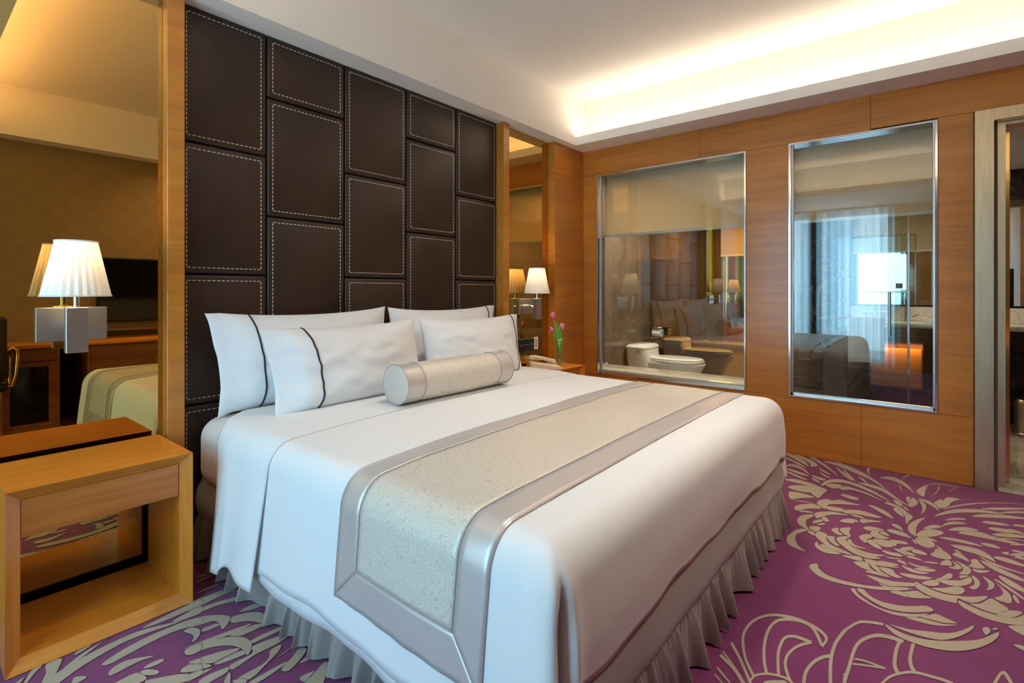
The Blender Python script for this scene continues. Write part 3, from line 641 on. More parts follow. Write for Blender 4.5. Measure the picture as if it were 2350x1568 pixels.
# dark line where the third header joins the stile
# window frames and panes
for n, lab in ((1, 'large chrome framed bathroom window showing the toilet'), (2, 'narrower chrome framed bathroom window reflecting the blue curtains')):
    y0, y1 = W[n]
    w = thing('window_%d' % n, (XR, (y0 + y1) / 2, ZW0), lab, 'window', kind='structure')
    f = MB(); t = 0.013; xa, xb = XR - 0.008, XR + 0.12
    f.box(xa, xb, y0, y0 + t, ZW0, ZW1, 0.001, 1); f.box(xa, xb, y1 - t, y1, ZW0, ZW1, 0.001, 1)
    f.box(xa, xb, y0 + t, y1 - t, ZW1 - t, ZW1, 0.001, 1); f.box(xa, xb, y0 + t, y1 - t, ZW0, ZW0 + t, 0.001, 1)
    f.build('window_frame', M['chrome'], w, True, 30)
    g = MB(); xg = XR + 0.05
    for a in (y0 + t, y1 - t - 0.01): g.box(xg - 0.012, xg + 0.022, a, a + 0.010, ZW0 + t, ZW1 - t, 0.001, 1)
    g.box(xg - 0.012, xg + 0.022, y0 + t, y1 - t, ZW0 + t, ZW0 + t + 0.012, 0.001, 1)
    g.build('glazing_channel', M['steel'], w, True, 30)
    box('window_pane', xg, xg + 0.008, y0 + t + 0.011, y1 - t - 0.011, ZW0 + t + 0.013, ZW1 - t - 0.001, M['glass'], w)
    # roller blind hung behind the pane
    rb = thing('roller_blind', (XR + 0.16, (y0 + y1) / 2, 2.16), 'half lowered beige roller blind behind the %s window' % ('large toilet' if n == 1 else 'narrower shower'), 'blind', 'roller blinds behind the bathroom windows')
    zb = 1.665 if n == 1 else 1.66
    MB().box(XR + 0.150, XR + 0.153, y0 + 0.0 - 0.02, y1 + 0.02, zb, 2.185).build('blind_cloth', M['blind'], rb)
    MB().box(XR + 0.143, XR + 0.160, y0 - 0.02, y1 + 0.02, zb - 0.022, zb, 0.004).build('bottom_bar', M['blindbar'], rb, True)
    MB().tube([(XR + 0.175, y0 - 0.02, 2.16), (XR + 0.175, y1 + 0.02, 2.16)], 0.02, 14).build('roller_tube', M['steel'], rb, True)

# doorway frame, champagne metal
dr = thing('door_1', (XR, (DY0 + DY1) / 2, 0), 'bathroom doorway with broad champagne metal frame', 'doorway', kind='structure')
f = MB(); xo = XR - 0.035
f.box(xo, XR + 0.12, FY - 0.085, FY - 0.002, 0, 2.195, 0.002, 1)
f.box(xo, XR + 0.12, DY0 - 0.11, DY0, 0, 2.195, 0.002, 1)
f.box(xo, XR + 0.12, DY0, FY - 0.085, DZ - 0.0, 2.195, 0.002, 1)
f.build('door_frame', M['champagne'], dr, True, 30)
f = MB(); f.box(XR + 0.03, XR + 0.14, DY1 - 0.035, DY1 - 0.0, 0.0, DZ, 0.001, 1).box(XR + 0.03, XR + 0.14, DY0, DY1 - 0.035, DZ - 0.02, DZ - 0.001, 0.001, 1)
f.build('door_stop', M['champagne'], dr, True, 30)
box('threshold', XR - 0.01, XR + 0.35, DY0, DY1 + 0.0, 0.0005, 0.016, M['marble_floor'], dr, 0.003, 1)
# glass door swung open into the bathroom
gd = thing('glass_door', (XR + 0.2, DY1 - 0.04, 0.02), 'open glass door with slim gold edge in the bathroom doorway', 'door')
box('door_pane', XR + 0.16, XR + 0.86, DY1 - 0.052, DY1 - 0.044, 0.025, 2.08, M['glass2'], gd)
f = MB(); f.box(XR + 0.146, XR + 0.162, DY1 - 0.062, DY1 - 0.036, 0.02, 2.09, 0.001, 1)
f.build('edge_profile', M['brass'], gd, True, 30)
box('lower_hinge', XR + 0.16, XR + 0.23, DY1 - 0.066, DY1 - 0.03, 0.30, 0.36, M['chrome'], gd, 0.003)
box('upper_hinge', XR + 0.16, XR + 0.23, DY1 - 0.066, DY1 - 0.03, 1.80, 1.86, M['chrome'], gd, 0.003)

# ---- television wall, corridor, window wall
wt = struct(box('wall_front', XL - 0.2, 3.0, YT - 0.12, YT, -0.02, ZC, M['wallpaper']), 'gold checked wallpaper wall with the television', 'wall')
struct(box('wall_corridor', 2.9, 3.0, YT - 1.8, YT - 0.121, -0.02, ZC, M['wallpaper']), 'side wall of the entrance corridor', 'wall')
struct(box('wall_entrance', 2.9, XR + 0.2, YT - 1.92, YT - 1.801, -0.02, ZC, M['wood_z']), 'wood wall at the end of the entrance corridor', 'wall')
struct(box('ceiling_corridor', 2.9, XR + 0.2, YT - 1.8, YT - 0.1, ZS, ZS + 0.1, M['ceiling']), 'low white ceiling over the entrance corridor', 'ceiling')
WY0, WY1, WZ0, WZ1 = 0.44, 2.28, 0.10, 2.36
m = MB()
m.box(XL - 0.15, XL, YT - 0.1, WY0, -0.02, ZC).box(XL - 0.15, XL, WY1, YL + 0.03, -0.02, ZC)
m.box(XL - 0.15, XL, WY0, WY1, -0.02, WZ0).box(XL - 0.15, XL, WY0, WY1, WZ1, ZC)
wl = struct(m.build('wall_left', M['wood_y']), 'wood panelled wall holding the big daylight window', 'wall')
w3 = thing('window_3', (XL, 1.36, WZ0), 'big daylight window behind blue white sheer curtains', 'window', kind='structure')
f = MB()
for y, yw in ((WY0, 0.05), (1.35, 0.17), (WY1 - 0.05, 0.05)): f.box(XL - 0.12, XL - 0.03, y, y + yw, WZ0, WZ1, 0.002, 1)
for z in (WZ0, WZ1 - 0.05): f.box(XL - 0.119, XL - 0.031, WY0 + 0.02, WY1 - 0.02, z, z + 0.05, 0.002, 1)
f.build('window_frame', M['black'], w3, True, 30)
box('window_pane', XL - 0.08, XL - 0.074, WY0 + 0.05, 1.35, WZ0 + 0.05, WZ1 - 0.05, M['glass2'], w3)
box('window_pane', XL - 0.08, XL - 0.074, 1.52, WY1 - 0.05, WZ0 + 0.05, WZ1 - 0.05, M['glass2'], w3)
for i, (a, b, lab) in enumerate(((0.40, 1.40, 'blue white sheer curtain nearer the television wall'), (1.47, 2.36, 'blue white sheer curtain nearer the headboard wall'))):
    cu = thing('sheer_curtain', (XL + 0.1, (a + b) / 2, 0), lab, 'curtain', 'sheer curtains of the daylight window')
    m = MB()
    def fn(y, z, a=a): return (XL + 0.10 + 0.022 * math.sin((y - a) * 62 + 0.8 * math.sin(y * 9)) * (0.55 + 0.45 * (2.4 - z) / 2.4), y, z)
    m.grid(fn, frange(a, b, 130), frange(0.015, 2.385, 8)).build('curtain_cloth', M['sheer'], cu, True, 180)
    box('curtain_heading', XL + 0.07, XL + 0.13, a, b, 2.386, 2.412, M['white_plastic'], cu, 0.003)

# ================================================================== THE BED
BX0, BX1, BY0, BY1 = 0.835, 2.865, 0.572, 2.50
BXC = (BX0 + BX1) / 2
RH, RV, ZB = 0.085, 0.10, 0.612          # edge rounding (plan, height), top of bedding
bed = thing('bed', (BXC, 1.5, 0), 'king size bed base with gathered taupe satin skirt', 'bed')
box('box_base', BX0 + 0.04, BX1 - 0.04, BY0 + 0.045, BY1, 0.03, 0.285, M['skirt'], bed, 0.02)
# flat band of the skirt and gathered ruffle, running left side, foot, right side
def skirt_path(s):
    # s: 0..L along left (head to foot), foot, right; returns point and outward normal
    x0, x1, y0, y1, r = BX0 + 0.030, BX1 - 0.030, BY0 + 0.006, BY1 - 0.01, 0.05
    l1 = y1 - y0 - r; c = r * PI / 2; l2 = x1 - x0 - 2 * r
    if s < l1: return (x0, y1 - s, -1, 0)
    s -= l1
    if s < c:
        a = s / r; return (x0 + r - r * math.cos(a), y0 + r - r * math.sin(a), -math.cos(a), -math.sin(a))
    s -= c
    if s < l2: return (x0 + r + s, y0, 0, -1)
    s -= l2
    if s < c:
        a = s / r; return (x1 - r + r * math.sin(a), y0 + r - r * math.cos(a), math.sin(a), -math.cos(a))
    s -= c
    return (x1, y0 + r + s, 1, 0)
SL = 2 * (BY1 - 0.01 - BY0 - 0.006 - 0.05) + 2 * 0.05 * PI / 2 + (BX1 - BX0 - 0.06 - 0.10)
def band(s, z):
    x, y, nx, ny = skirt_path(s)
    t = min(1.0, (z - 0.165) / (0.30 - 0.165))
    o = 0.004 + 0.014 * math.sin(PI * t) + 0.0015 * math.sin(s * 17) - 0.02 * sstep(0.29, 0.33, z)
    return (x + nx * o, y + ny * o, z)
MB().grid(band, frange(0, SL - 1e-4, 260), [0.165, 0.18, 0.20, 0.22, 0.24, 0.26, 0.28, 0.295, 0.31, 0.34]).build('skirt_band', M['skirt'], bed, True, 180, solid=0.004)
def ruffle(s, z):
    x, y, nx, ny = skirt_path(s)
    t = max(0.0, (0.175 - z) / 0.167)
    ph = s * 58 + 2.6 * math.sin(s * 5.3) + 1.7 * math.sin(s * 13.1 + 1)
    f = math.sin(ph) + 0.35 * math.sin(ph * 2.1 + 1.2 + 0.8 * math.sin(s * 3))
    fine = math.sin(s * 260) * 0.0035 * math.exp(-t * 6)
    o = 0.003 + 0.026 * t ** 0.6 + 0.027 * f * (t ** 0.7) + fine
    sh = 0.012 * math.cos(ph) * t
    return (x + nx * o - ny * sh, y + ny * o + nx * sh, z + 0.003 * math.sin(s * 7))
MB().grid(ruffle, frange(0, SL - 1e-4, 2600), [0.178, 0.172, 0.165, 0.15, 0.13, 0.10, 0.07, 0.04, 0.018, 0.010]).build('skirt_ruffle', M['skirt'], bed, True, 180)

mat_ = MB().box(BX0 + 0.012, BX1 - 0.012, BY0 + 0.03, BY1, 0.296, 0.598, 0.085, 6).build('mattress', M['mattress'], None, True, 180)
tag(mat_, 'thick cream mattress showing at the head corner under white bedding', 'mattress')

def top_z(x, y):
    a = max(0.0, 1 - abs((x - BXC) / (BXC - BX0 - RH)) ** 4)
    b = max(0.0, 1 - abs((y - 1.55) / (1.55 - BY0 - RH)) ** 4)
    return ZB + 0.018 * a * b + 0.0022 * wob(x * 1.3, y * 1.7) * min(1, 3 * a * b)
# duvet: rounded sheet hanging at both sides and the foot
HD = 2.10
HEM_L, HEM_F = 0.190, 0.312
ix0, ix1, iy0 = BX0 + RH, BX1 - RH, BY0 + RH
nx_, ny_ = 60, 56
gx, gy = frange(ix0, ix1, nx_), frange(iy0, HD, ny_)
dv = MB()
dv.grid(lambda x, y: (x, y, top_z(x, y)), gx, gy)
per = []                                              # (inner point, normal, hem)
for y in gy[::-1]: per.append((ix0, y, -1, 0, HEM_L, 0.0))
NC = 18
for k in range(1, NC):
    a = (PI / 2) * k / NC
    q = k / NC
    cr = math.exp(-((q - 0.62) / 0.075) ** 2)
    per.append((ix0, iy0, -math.cos(a), -math.sin(a), HEM_L + (HEM_F - HEM_L) * sstep(0.55, 0.8, q), cr))
for x in gx: per.append((x, iy0, 0, -1, HEM_F, 0.0))
for k in range(1, NC):
    a = (PI / 2) * k / NC; q = k / NC
    cr = math.exp(-((q - 0.38) / 0.075) ** 2)
    per.append((ix1, iy0, math.sin(a), -math.cos(a), HEM_F + (HEM_L - HEM_F) * sstep(0.2, 0.45, q), cr))
for y in gy: per.append((ix1, y, 1, 0, HEM_L, 0.0))
lev = [('a', PI / 2 * k / 8) for k in range(1, 9)] + [('h', k / 14) for k in range(1, 15)]
rows = []
for i, (px, py, nx, ny, hem, cr) in enumerate(per):
    row = [dv.bm.verts.new((px, py, top_z(px, py)))]
    s = py * 1.0 if abs(nx) > 0.9 else px
    for kind, t in lev:
        if kind == 'a': o, z = RH * math.sin(t), ZB - RV + RV * math.cos(t)
        else:
            hm = hem + 0.008 * math.sin(s * 9 + 1) + 0.004 * math.sin(s * 23)
            z = ZB - RV + (hm - (ZB - RV)) * t
            side = abs(nx)
            o = RH + (0.030 * side + 0.004) * t + 0.006 * side * t * math.sin(s * 8.0 + 0.7) + 0.004 * math.sin(s * 5 + z * 7) * t
            if ny < -0.9: o += 0.006 * math.sin(PI * min(1, t * 1.1)) - 0.003 * t
        d = sstep(0.0, 0.5, (ZB - 0.03 - z) / 0.30)
        sharp = d * (0.035 if kind == 'h' else 0.03)
        corner = 0.034 * (1 - abs(abs(nx) - abs(ny))) if 0.05 < abs(nx) < 0.999 else 0
        o2 = o + corner * (1 if kind == 'h' else t / (PI / 2)) - cr * (sharp + 0.055 * d)
        row.append(dv.bm.verts.new((px + nx * o2, py + ny * o2, z)))
    rows.append(row)
for i in range(len(rows) - 1):
    for j in range(len(lev)):
        try: dv.bm.faces.new((rows[i][j], rows[i + 1][j], rows[i + 1][j + 1], rows[i][j + 1]))
        except ValueError: pass
dv.weld(1e-5)
duvet = dv.build('duvet', M['linen'], None, True, 180, solid=0.006)
tag(duvet, 'smooth white duvet draped over the bed with a tucked foot corner', 'duvet')

# strips lying over the duvet: arc length s across the bed, position along y
A_TOP = BXC - ix0
import bisect
_arc = [(0.0, 0.0)]
for k in range(1, 41):
    a0, a1 = PI / 2 * (k - 1) / 40, PI / 2 * k / 40
    _arc.append((_arc[-1][0] + math.hypot(RH * (math.sin(a1) - math.sin(a0)), RV * (math.cos(a1) - math.cos(a0))), a1))
L_ARC = _arc[-1][0]
def strip_pt(s, y, off):
    sg = 1 if s >= 0 else -1; q = abs(s)
    if q <= A_TOP:
        x = BXC + sg * q; return (x, y, top_z(x, y) + off)
    q -= A_TOP
    if q <= L_ARC:
        i = max(1, min(40, bisect.bisect_left([p[0] for p in _arc], q)))
        s0, a0 = _arc[i - 1]; s1, a1 = _arc[i]
        a = a0 + (a1 - a0) * (q - s0) / (s1 - s0)
        ox, oz = RH * math.sin(a), RV * math.cos(a)
        nxx, nzz = math.sin(a), math.cos(a)
        return (BXC + sg * (A_TOP + ox + nxx * off), y, ZB - RV + oz + nzz * off)
    q -= L_ARC
    z = ZB - RV - q
    t = min(1.4, q / (ZB - RV - HEM_L))
    o = RH + 0.034 * t + 0.006 * t * math.sin(y * 8.0 + 0.7)
    return (BXC + sg * (A_TOP + o + off), y, z)
def s_hem(z): return A_TOP + L_ARC + (ZB - RV - z)

# lower sheet hem showing below the duvet edge
for sg in (-1, 1):
    MB().grid(lambda s, y, sg=sg: (lambda p: (p[0], p[1], p[2] + 0.006 * math.sin(y * 11)))(strip_pt(sg * s, y, -0.010 + 0.002 * math.sin(y * 31))), frange(s_hem(0.30), s_hem(0.150), 6), frange(BY0 + 0.06, 1.84, 60)).build('under_sheet', M['linen'], duvet, True, 180, solid=0.005)
# turned down sheet at the head end
SA = s_hem(0.135)
def flap(s, y):
    x, yy, z = strip_pt(s, y, 0.0055 + 0.006 * sstep(1.775, 1.90, y))
    q = max(0.0, abs(s) - A_TOP - 0.5 * L_ARC) / (SA - A_TOP - 0.5 * L_ARC)
    sg = -1 if s < 0 else 1
    e = sstep(1.95, 2.33, y)
    x += sg * (0.007 * q * math.sin(y * 21 + 0.5) + 0.014 * q)
    q2 = max(0.0, abs(s) - A_TOP + 0.06) / (SA - A_TOP + 0.06)
    yy -= 0.215 * (1 - math.exp(-3.2 * q2)) * e
    z -= 0.05 * q * e - 0.005 * q * math.sin(y * 13)
    return (x, yy, z)
fl = MB().grid(flap, sorted(set([round(k, 5) for k in frange(-SA, -A_TOP + 0.02, 34) + frange(-A_TOP + 0.02, A_TOP - 0.02, 60) + frange(A_TOP - 0.02, SA, 34)])), frange(1.775, 2.33, 34))
fl.build('turned_sheet', M['linen'], duvet, True, 180, solid=0.004)

# bed runner
RY0, RY1, RB = 0.745, 1.325, 0.098
SR = s_hem(0.275)
run = thing('bed_runner', (BXC, 1.03, ZB), 'silver damask bed runner with wide satin borders lying across the duvet', 'bed runner')
OFF = 0.0064
def rgrid(m, fn, n, k):
    m.grid(fn, frange(0, 1, n), frange(0, 1, k)); return m
def rp(s, y, o=OFF): return strip_pt(s, y, o + 0.0015 * wob(s * 3, y * 4))
sa = SR - RB
MB().grid(lambda s, y: rp(s, y), frange(-sa, sa, 170), frange(RY0 + RB, RY1 - RB, 22)).build('damask_centre', M['damask'], run, True, 180, solid=0.003)
rgrid(MB(), lambda a, b: rp((2 * a - 1) * (sa + RB * b), RY1 - RB + RB * b), 170, 6).build('satin_border', M['satin'], run, True, 180, solid=0.003)
rgrid(MB(), lambda a, b: rp((2 * a - 1) * (sa + RB * b), RY0 + RB - RB * b), 170, 6).build('satin_border', M['satin'], run, True, 180, solid=0.003)
for sg in (-1, 1):
    def eb(a, b, sg=sg):
        ya = RY0 + RB * (1 - b); yb = RY1 - RB * (1 - b)
        x, y, z = rp(sg * (sa + RB * b), ya + (yb - ya) * a)
        return (x + sg * 0.0012 * math.sin(y * 55 + 3) * b, y, z)
    rgrid(MB(), eb, 40, 8).build('satin_end', M['satin'], run, True, 180, solid=0.003)
    MB().tube([rp(sg * sa, y, OFF + 0.002) for y in frange(RY0 + RB, RY1 - RB, 24)], 0.0024, 6).build('seam_cord', M['pipingg'], run, True)
for y in (RY0 + RB, RY1 - RB):
    MB().tube([rp(s, y, OFF + 0.002) for s in frange(-sa, sa, 150)], 0.0019, 6).build('seam_cord', M['pipingg'], run, True)

# ---- pillows
def pillow(cx, yb, zb, w, h, th, lean, yaw, flange_side, label, line_a, ear=0.05):
    pl = thing('pillow', (cx, yb, zb), label, 'pillow', 'white bed pillows')
    Mx = Matrix.Translation((cx, yb, zb)) @ Matrix.Rotation(yaw, 4, 'Z') @ Matrix.Rotation(-lean, 4, 'X')
    def P(a, b, sd, off=0.0):
        ea = abs(a); eb_ = abs(b)
        px = a * w / 2 * (1 - 0.030 * (1 - b * b) + 0.012 * ear / 0.05 * (abs(b) ** 4))
        if a * flange_side > 0: px *= 1 - (0.075 * sstep(1.0, -0.6, b))
        pz = h / 2 + b * h / 2 * (1 - 0.115 * (1 - a * a) * (1 if b > 0 else 0.25) + 0.02 * (ea ** 6))
        fl_ = 1.0
        t = th / 2 * (max(0, 1 - ea ** 2.6) ** 0.62) * (max(0, 1 - eb_ ** (2.6 if b > 0 else 5.0)) ** (0.62 if b > 0 else 0.5))
        d = a * flange_side
        if d > 0.70: t *= 1 - 0.45 * sstep(0.70, 0.95, d)
        t *= 1 + 0.06 * wob(a * 2.2 + cx * 3, b * 2.4 + cx)
        t *= 1.0 + 0.08 * max(0.0, -b) - 0.10 * max(0, b)
        n = wob(a * 5 + cx, b * 4) * 0.0035 * (1 - ea ** 8) * (1 - eb_ ** 8)
        if d > 0.85: pz += 0.010 * math.sin(b * 9 + cx) * sstep(0.85, 1.0, d)
        py = sd * (t + n + off)
        return Mx @ Vector((px, py, pz))
    m = MB(); N = 44
    us = [math.sin(PI / 2 * k) for k in frange(-1, 1, N)]
    m.grid(lambda a, b: P(a, b, -1), us, us); m.grid(lambda a, b: P(a, b, 1), us, us)
    m.weld(1e-4)
    m.build('pillowcase', M['pillow'], pl, True, 180)
    a = flange_side * line_a
    pts = [P(a, b, -1, 0.001) for b in frange(-0.985, 0.995, 40)] + [P(a, b, 1, 0.001) for b in frange(0.985, 0.3, 14)]
    MB().tube(pts, 0.0040, 6).build('black_piping', M['pipingk'], pl, True, 180)
    return pl
ZP = 0.620
pillow(1.335, 2.385, ZP - 0.006, 0.93, 0.445, 0.20, 0.10, 0.00, -1, 'white pillow leaning on the headboard beside the near lamp', 0.62, 0.08)
pillow(2.290, 2.385, ZP - 0.006, 0.92, 0.440, 0.20, 0.10, 0.00, 1, 'white pillow leaning on the headboard beside the telephone', 0.80)
pillow(1.405, 2.115, ZP, 0.84, 0.385, 0.22, 0.20, 0.02, -1, 'front white pillow with bold black piping on the near half of the bed', 0.56)
pillow(2.285, 2.115, ZP, 0.84, 0.385, 0.22, 0.20, -0.02, 1, 'front white pillow half hidden behind the silver bolster', 0.80)

# ---- bolster
bo = thing('bolster', (1.78, 1.83, 0.64), 'silver damask bolster cushion with grey satin ends', 'cushion')
BR = 0.089; bz = 0.643 + BR; by = 1.835
def bolst(x0, x1, r, bulge=0.0, n=36, k=9):
    m = MB()
    def fn(a, x):
        t = (x - x0) / (x1 - x0)
        rr = r + bulge * math.sin(PI * t)
        yaw = -0.015 * (x - 1.78)
        return (x, by + yaw + rr * math.cos(a), bz + rr * math.sin(a) * 0.985)
    m.grid(fn, [2 * PI * i / n for i in range(n)], frange(x0, x1, k), close_u=True); return m
bolst(1.525, 2.035, BR, 0.003).build('damask_sleeve', M['damask'], bo, True, 180)
for a, b in ((1.425, 1.525), (2.035, 2.135)):
    bolst(a, b, BR + 0.0008).build('satin_band', M['satin'], bo, True, 180)
for x, sg in ((1.425, -1), (2.135, 1)):
    m = MB()
    m.grid(lambda a, q, x=x, sg=sg: (x + sg * 0.008 * (1 - q ** 3), by - 0.015 * (x - 1.78) + BR * q * math.cos(a), bz + BR * q * math.sin(a) * 0.985), [2 * PI * i / 36 for i in range(36)], [0.001, 0.3, 0.6, 0.85, 0.95, 1.0], close_u=True)
    m.build('end_cap', M['satin'], bo, True, 180)
for x in (1.4255, 1.525, 2.035, 2.1345):
    MB().tube([(x, by - 0.015 * (x - 1.78) + (BR + 0.002) * math.cos(2 * PI * i / 40), bz + (BR + 0.002) * 0.985 * math.sin(2 * PI * i / 40)) for i in range(41)], 0.0017, 5).build('piping', M['pipingg'], bo, True, 180)

# ================================================================== NIGHTSTANDS
def nightstand(x0, x1, y0, y1, label):
    ns = thing('nightstand', ((x0 + x1) / 2, (y0 + y1) / 2, 0), label, 'nightstand', 'nightstands beside the bed')
    z0, z1, t, c = 0.003, 0.553, 0.036, 0.026
    X0, X1, Z0, Z1 = x0 + t, x1 - t, z0 + t, z1 - t; yi = y0 + c
    def hx(o1, o2, i1, i2, nm, mat):
        # outer edge from o1 to o2, inner edge from i1 to i2 ((x, z) pairs), mitred, chamfered front
        MB().hexa([(o1[0], y0, o1[1]), (o2[0], y0, o2[1]), (i2[0], yi, i2[1]), (i1[0], yi, i1[1]),
                   (o1[0], y1, o1[1]), (o2[0], y1, o2[1]), (i2[0], y1, i2[1]), (i1[0], y1, i1[1])]).build(nm, M[mat], ns)
    hx((x0, z1), (x1, z1), (X0, Z1), (X1, Z1), 'top_panel', 'night_x')
    hx((x0, z0), (x1, z0), (X0, Z0), (X1, Z0), 'bottom_panel', 'night_x')
    hx((x0, z0), (x0, z1), (X0, Z0), (X0, Z1), 'side_panel', 'night_z')
    hx((x1, z0), (x1, z1), (X1, Z0), (X1, Z1), 'side_panel', 'night_z')
    d = MB().box(X0 + 0.0015, X1 - 0.0015, yi + 0.001, yi + 0.021, Z1 - 0.118, Z1 - 0.0015, 0.0012, 1).build('drawer_front', M['drawer'], ns, True, 35)
    box('drawer_box', X0 + 0.004, X1 - 0.004, yi + 0.0215, y1 - 0.03, Z1 - 0.112, Z1 - 0.004, M['night_x'], ns)
    return ns
nightstand(0.213, 0.708, 2.105, 2.487, 'honey wood open nightstand with one drawer beside the near side of the bed')
nightstand(3.048, 3.545, 2.150, 2.487, 'honey wood nightstand carrying the telephone and tulips')

# ================================================================== WALL LAMPS
def sconce(x, label, side):
    y = 2.42
    sc_ = thing('wall_lamp', (x, YM, 0.94), label, 'lamp', 'pleated wall lamps on the mirrors')
    pc = x + 0.006 * side
    box('back_plate', pc - 0.104, pc + 0.104, YM - 0.018, YM - 0.0005, 0.962, 1.088, M['steel'], sc_, 0.0015, 1)
    b = MB().box(x - 0.033, x + 0.030, y - 0.024, y + 0.014, 0.925, 1.090, 0.0015, 1).build('lamp_block', M['steel'], sc_, True, 35)
    MB().tube([(pc - 0.01, YM - 0.018, 1.03), (pc - 0.016, YM - 0.045, 1.03), (x - 0.012, y + 0.03, 1.022), (x - 0.004, y + 0.012, 1.015)], 0.011, 12).build('arm', M['chrome'], sc_, True)
    MB().lathe([(0.014, 1.0905), (0.014, 1.094), (0.0095, 1.095), (0.0095, 1.175), (0.014, 1.176), (0.014, 1.20)], (x, y, 0), 16).build('stem', M['chrome'], sc_, True)
    # pleated shade
    m = MB(); n = 26 * 8
    def fn(i, t):
        a = 2 * PI * i / n; r = 0.100 + (0.060 - 0.100) * t
        f = (i % 8) / 8.0
        pl = abs(f - 0.5) * 2
        r *= 1 + 0.05 * (pl - 0.5)
        return (x + r * math.cos(a), y + r * math.sin(a), 1.13 + 0.203 * t)
    m.grid(fn, range(n), frange(0, 1, 5), close_u=True)
    sh = m.build('lamp_shade', M['shade'], sc_, True, 30)
    for z, r in ((1.132, 0.1015), (1.331, 0.0615)):
        MB().tube([(x + r * math.cos(2 * PI * k / 48), y + r * math.sin(2 * PI * k / 48), z) for k in range(49)], 0.0032, 6, False).build('shade_trim', M['shade'], sh, True, 180)
    MB().lathe([(0.006, 1.20), (0.016, 1.215), (0.021, 1.235), (0.018, 1.258), (0.006, 1.272)], (x, y, 0), 14).build('bulb', M['bulb'], sc_, True, 180)
    l = bpy.data.lights.new('lamp_glow', 'POINT'); l.energy = 2.1; l.color = (1.0, 0.76, 0.46); l.shadow_soft_size = 0.03
    o = bpy.data.objects.new('lamp_glow', l); o.location = (x, y, 1.30); COL.objects.link(o)
sconce(0.432, 'lit pleated ivory wall lamp above the near open nightstand', 1)
sconce(3.262, 'lit pleated ivory wall lamp above the telephone', -1)

# ================================================================== TELEPHONE, VASE, CONTROL PANEL
ph = thing('telephone', (3.165, 2.30, 0.553), 'cream desk telephone on the far nightstand', 'telephone')
zt = 0.5535
def rot_build(m, name, mat, parent, c, ang, **kw):
    m.xf(Matrix.Translation(c) @ Matrix.Rotation(ang, 4, 'Z')); return m.build(name, mat, parent, **kw)
pa = -0.72; pc = (3.19, 2.300, zt)
m = MB(); w_, d_ = 0.122, 0.080
m.loft([[(-w_, -d_, 0), (w_, -d_, 0), (w_, d_, 0), (-w_, d_, 0)],
        [(-w_, -d_, 0.022), (w_, -d_, 0.016), (w_, d_, 0.016), (-w_, d_, 0.022)],
        [(-w_ + 0.006, -d_ + 0.006, 0.056), (w_ - 0.01, -d_ + 0.006, 0.022), (w_ - 0.01, d_ - 0.006, 0.022), (-w_ + 0.006, d_ - 0.006, 0.056)]])
bmesh.ops.bevel(m.bm, geom=m.bm.edges[:], offset=0.004, segments=2, affect='EDGES')
rot_build(m, 'phone_base', M['cream_plastic'], ph, pc, pa, smooth=True, angle=50)
m = MB()
m.tube([(-0.108, 0.040, 0.072), (-0.095, 0.040, 0.080), (-0.062, 0.040, 0.082), (0.0, 0.040, 0.073), (0.06, 0.040, 0.056), (0.085, 0.040, 0.046), (0.098, 0.040, 0.036)], [0.012, 0.020, 0.017, 0.014, 0.015, 0.020, 0.012], 14)
rot_build(m, 'handset', M['cream_plastic'], ph, pc, pa, smooth=True, angle=60)
for r in range(4):
    for c in range(3):
        m = MB().box(-0.01 + r * 0.02 - 0.006, -0.01 + r * 0.02 + 0.006, -0.052 + c * 0.022 - 0.007, -0.052 + c * 0.022 + 0.007, 0.038 - r * 0.0038 - 0.002, 0.0425 - r * 0.0038, 0.001, 1)
        rot_build(m, 'key', M['cream_plastic2'], ph, pc, pa, smooth=True, angle=40)
m = MB(); m.tube([(-0.09 - 0.012 * math.sin(k * 0.35) - 0.03 * math.sin(PI * k / 40), 0.05 - 0.0022 * k, 0.012 + 0.006 * math.cos(k * 1.2) + 0.04 * max(0, 1 - k / 14)) for k in range(41)], 0.0028, 6)
rot_build(m, 'phone_cord', M['cream_plastic2'], ph, pc, pa, smooth=True)

va = thing('vase', (3.455, 2.335, 0.553), 'slim clear glass vase on the far nightstand corner', 'vase')
vx, vy = 3.455, 2.335
MB().lathe([(0.026, 0.0), (0.028, 0.004), (0.025, 0.05), (0.025, 0.13), (0.032, 0.19), (0.045, 0.215), (0.0435, 0.2155), (0.030, 0.188), (0.0225, 0.13), (0.0225, 0.012)], (vx, vy, zt), 24, cap1=True).build('vase_glass', M['vase'], va, True, 60)
def tulip(top, base, label, tilt):
    t = thing('tulip', (vx, vy, zt + 0.02), label, 'flower', 'pink tulips in the glass vase')
    b = Vector((vx + base[0], vy + base[1], zt + 0.018)); p = Vector(top)
    mid = (b + p) / 2 + Vector((0.5 * (vx - p.x) * 0.3, 0, 0.03))
    pts = [(1 - s) ** 2 * b + 2 * s * (1 - s) * mid + s * s * p for s in frange(0, 1, 12)]
    MB().tube(pts, 0.0032, 7).build('stem', M['stem'], t, True)
    R_ = Matrix.Translation(p) @ Matrix.Rotation(tilt[0], 4, 'X') @ Matrix.Rotation(tilt[1], 4, 'Y')
    for k in range(6):
        m = MB(); a0 = 2 * PI * k / 6; rr = 0.95 if k % 2 else 1.0
        def fn(u, v):
            r = 0.0185 * rr * math.sin(min(PI, 0.25 + v * 2.35)) ** 0.8
            a = a0 + u * 0.75 * (1 - v ** 3 * 0.85)
            return (r * math.cos(a), r * math.sin(a), v * 0.060 * (0.97 if k % 2 else 1.0))
        m.grid(fn, frange(-1, 1, 7), frange(0, 1, 9)); m.xf(R_); m.build('petal', M['tulip'], t, True, 180, solid=0.001)
    return t
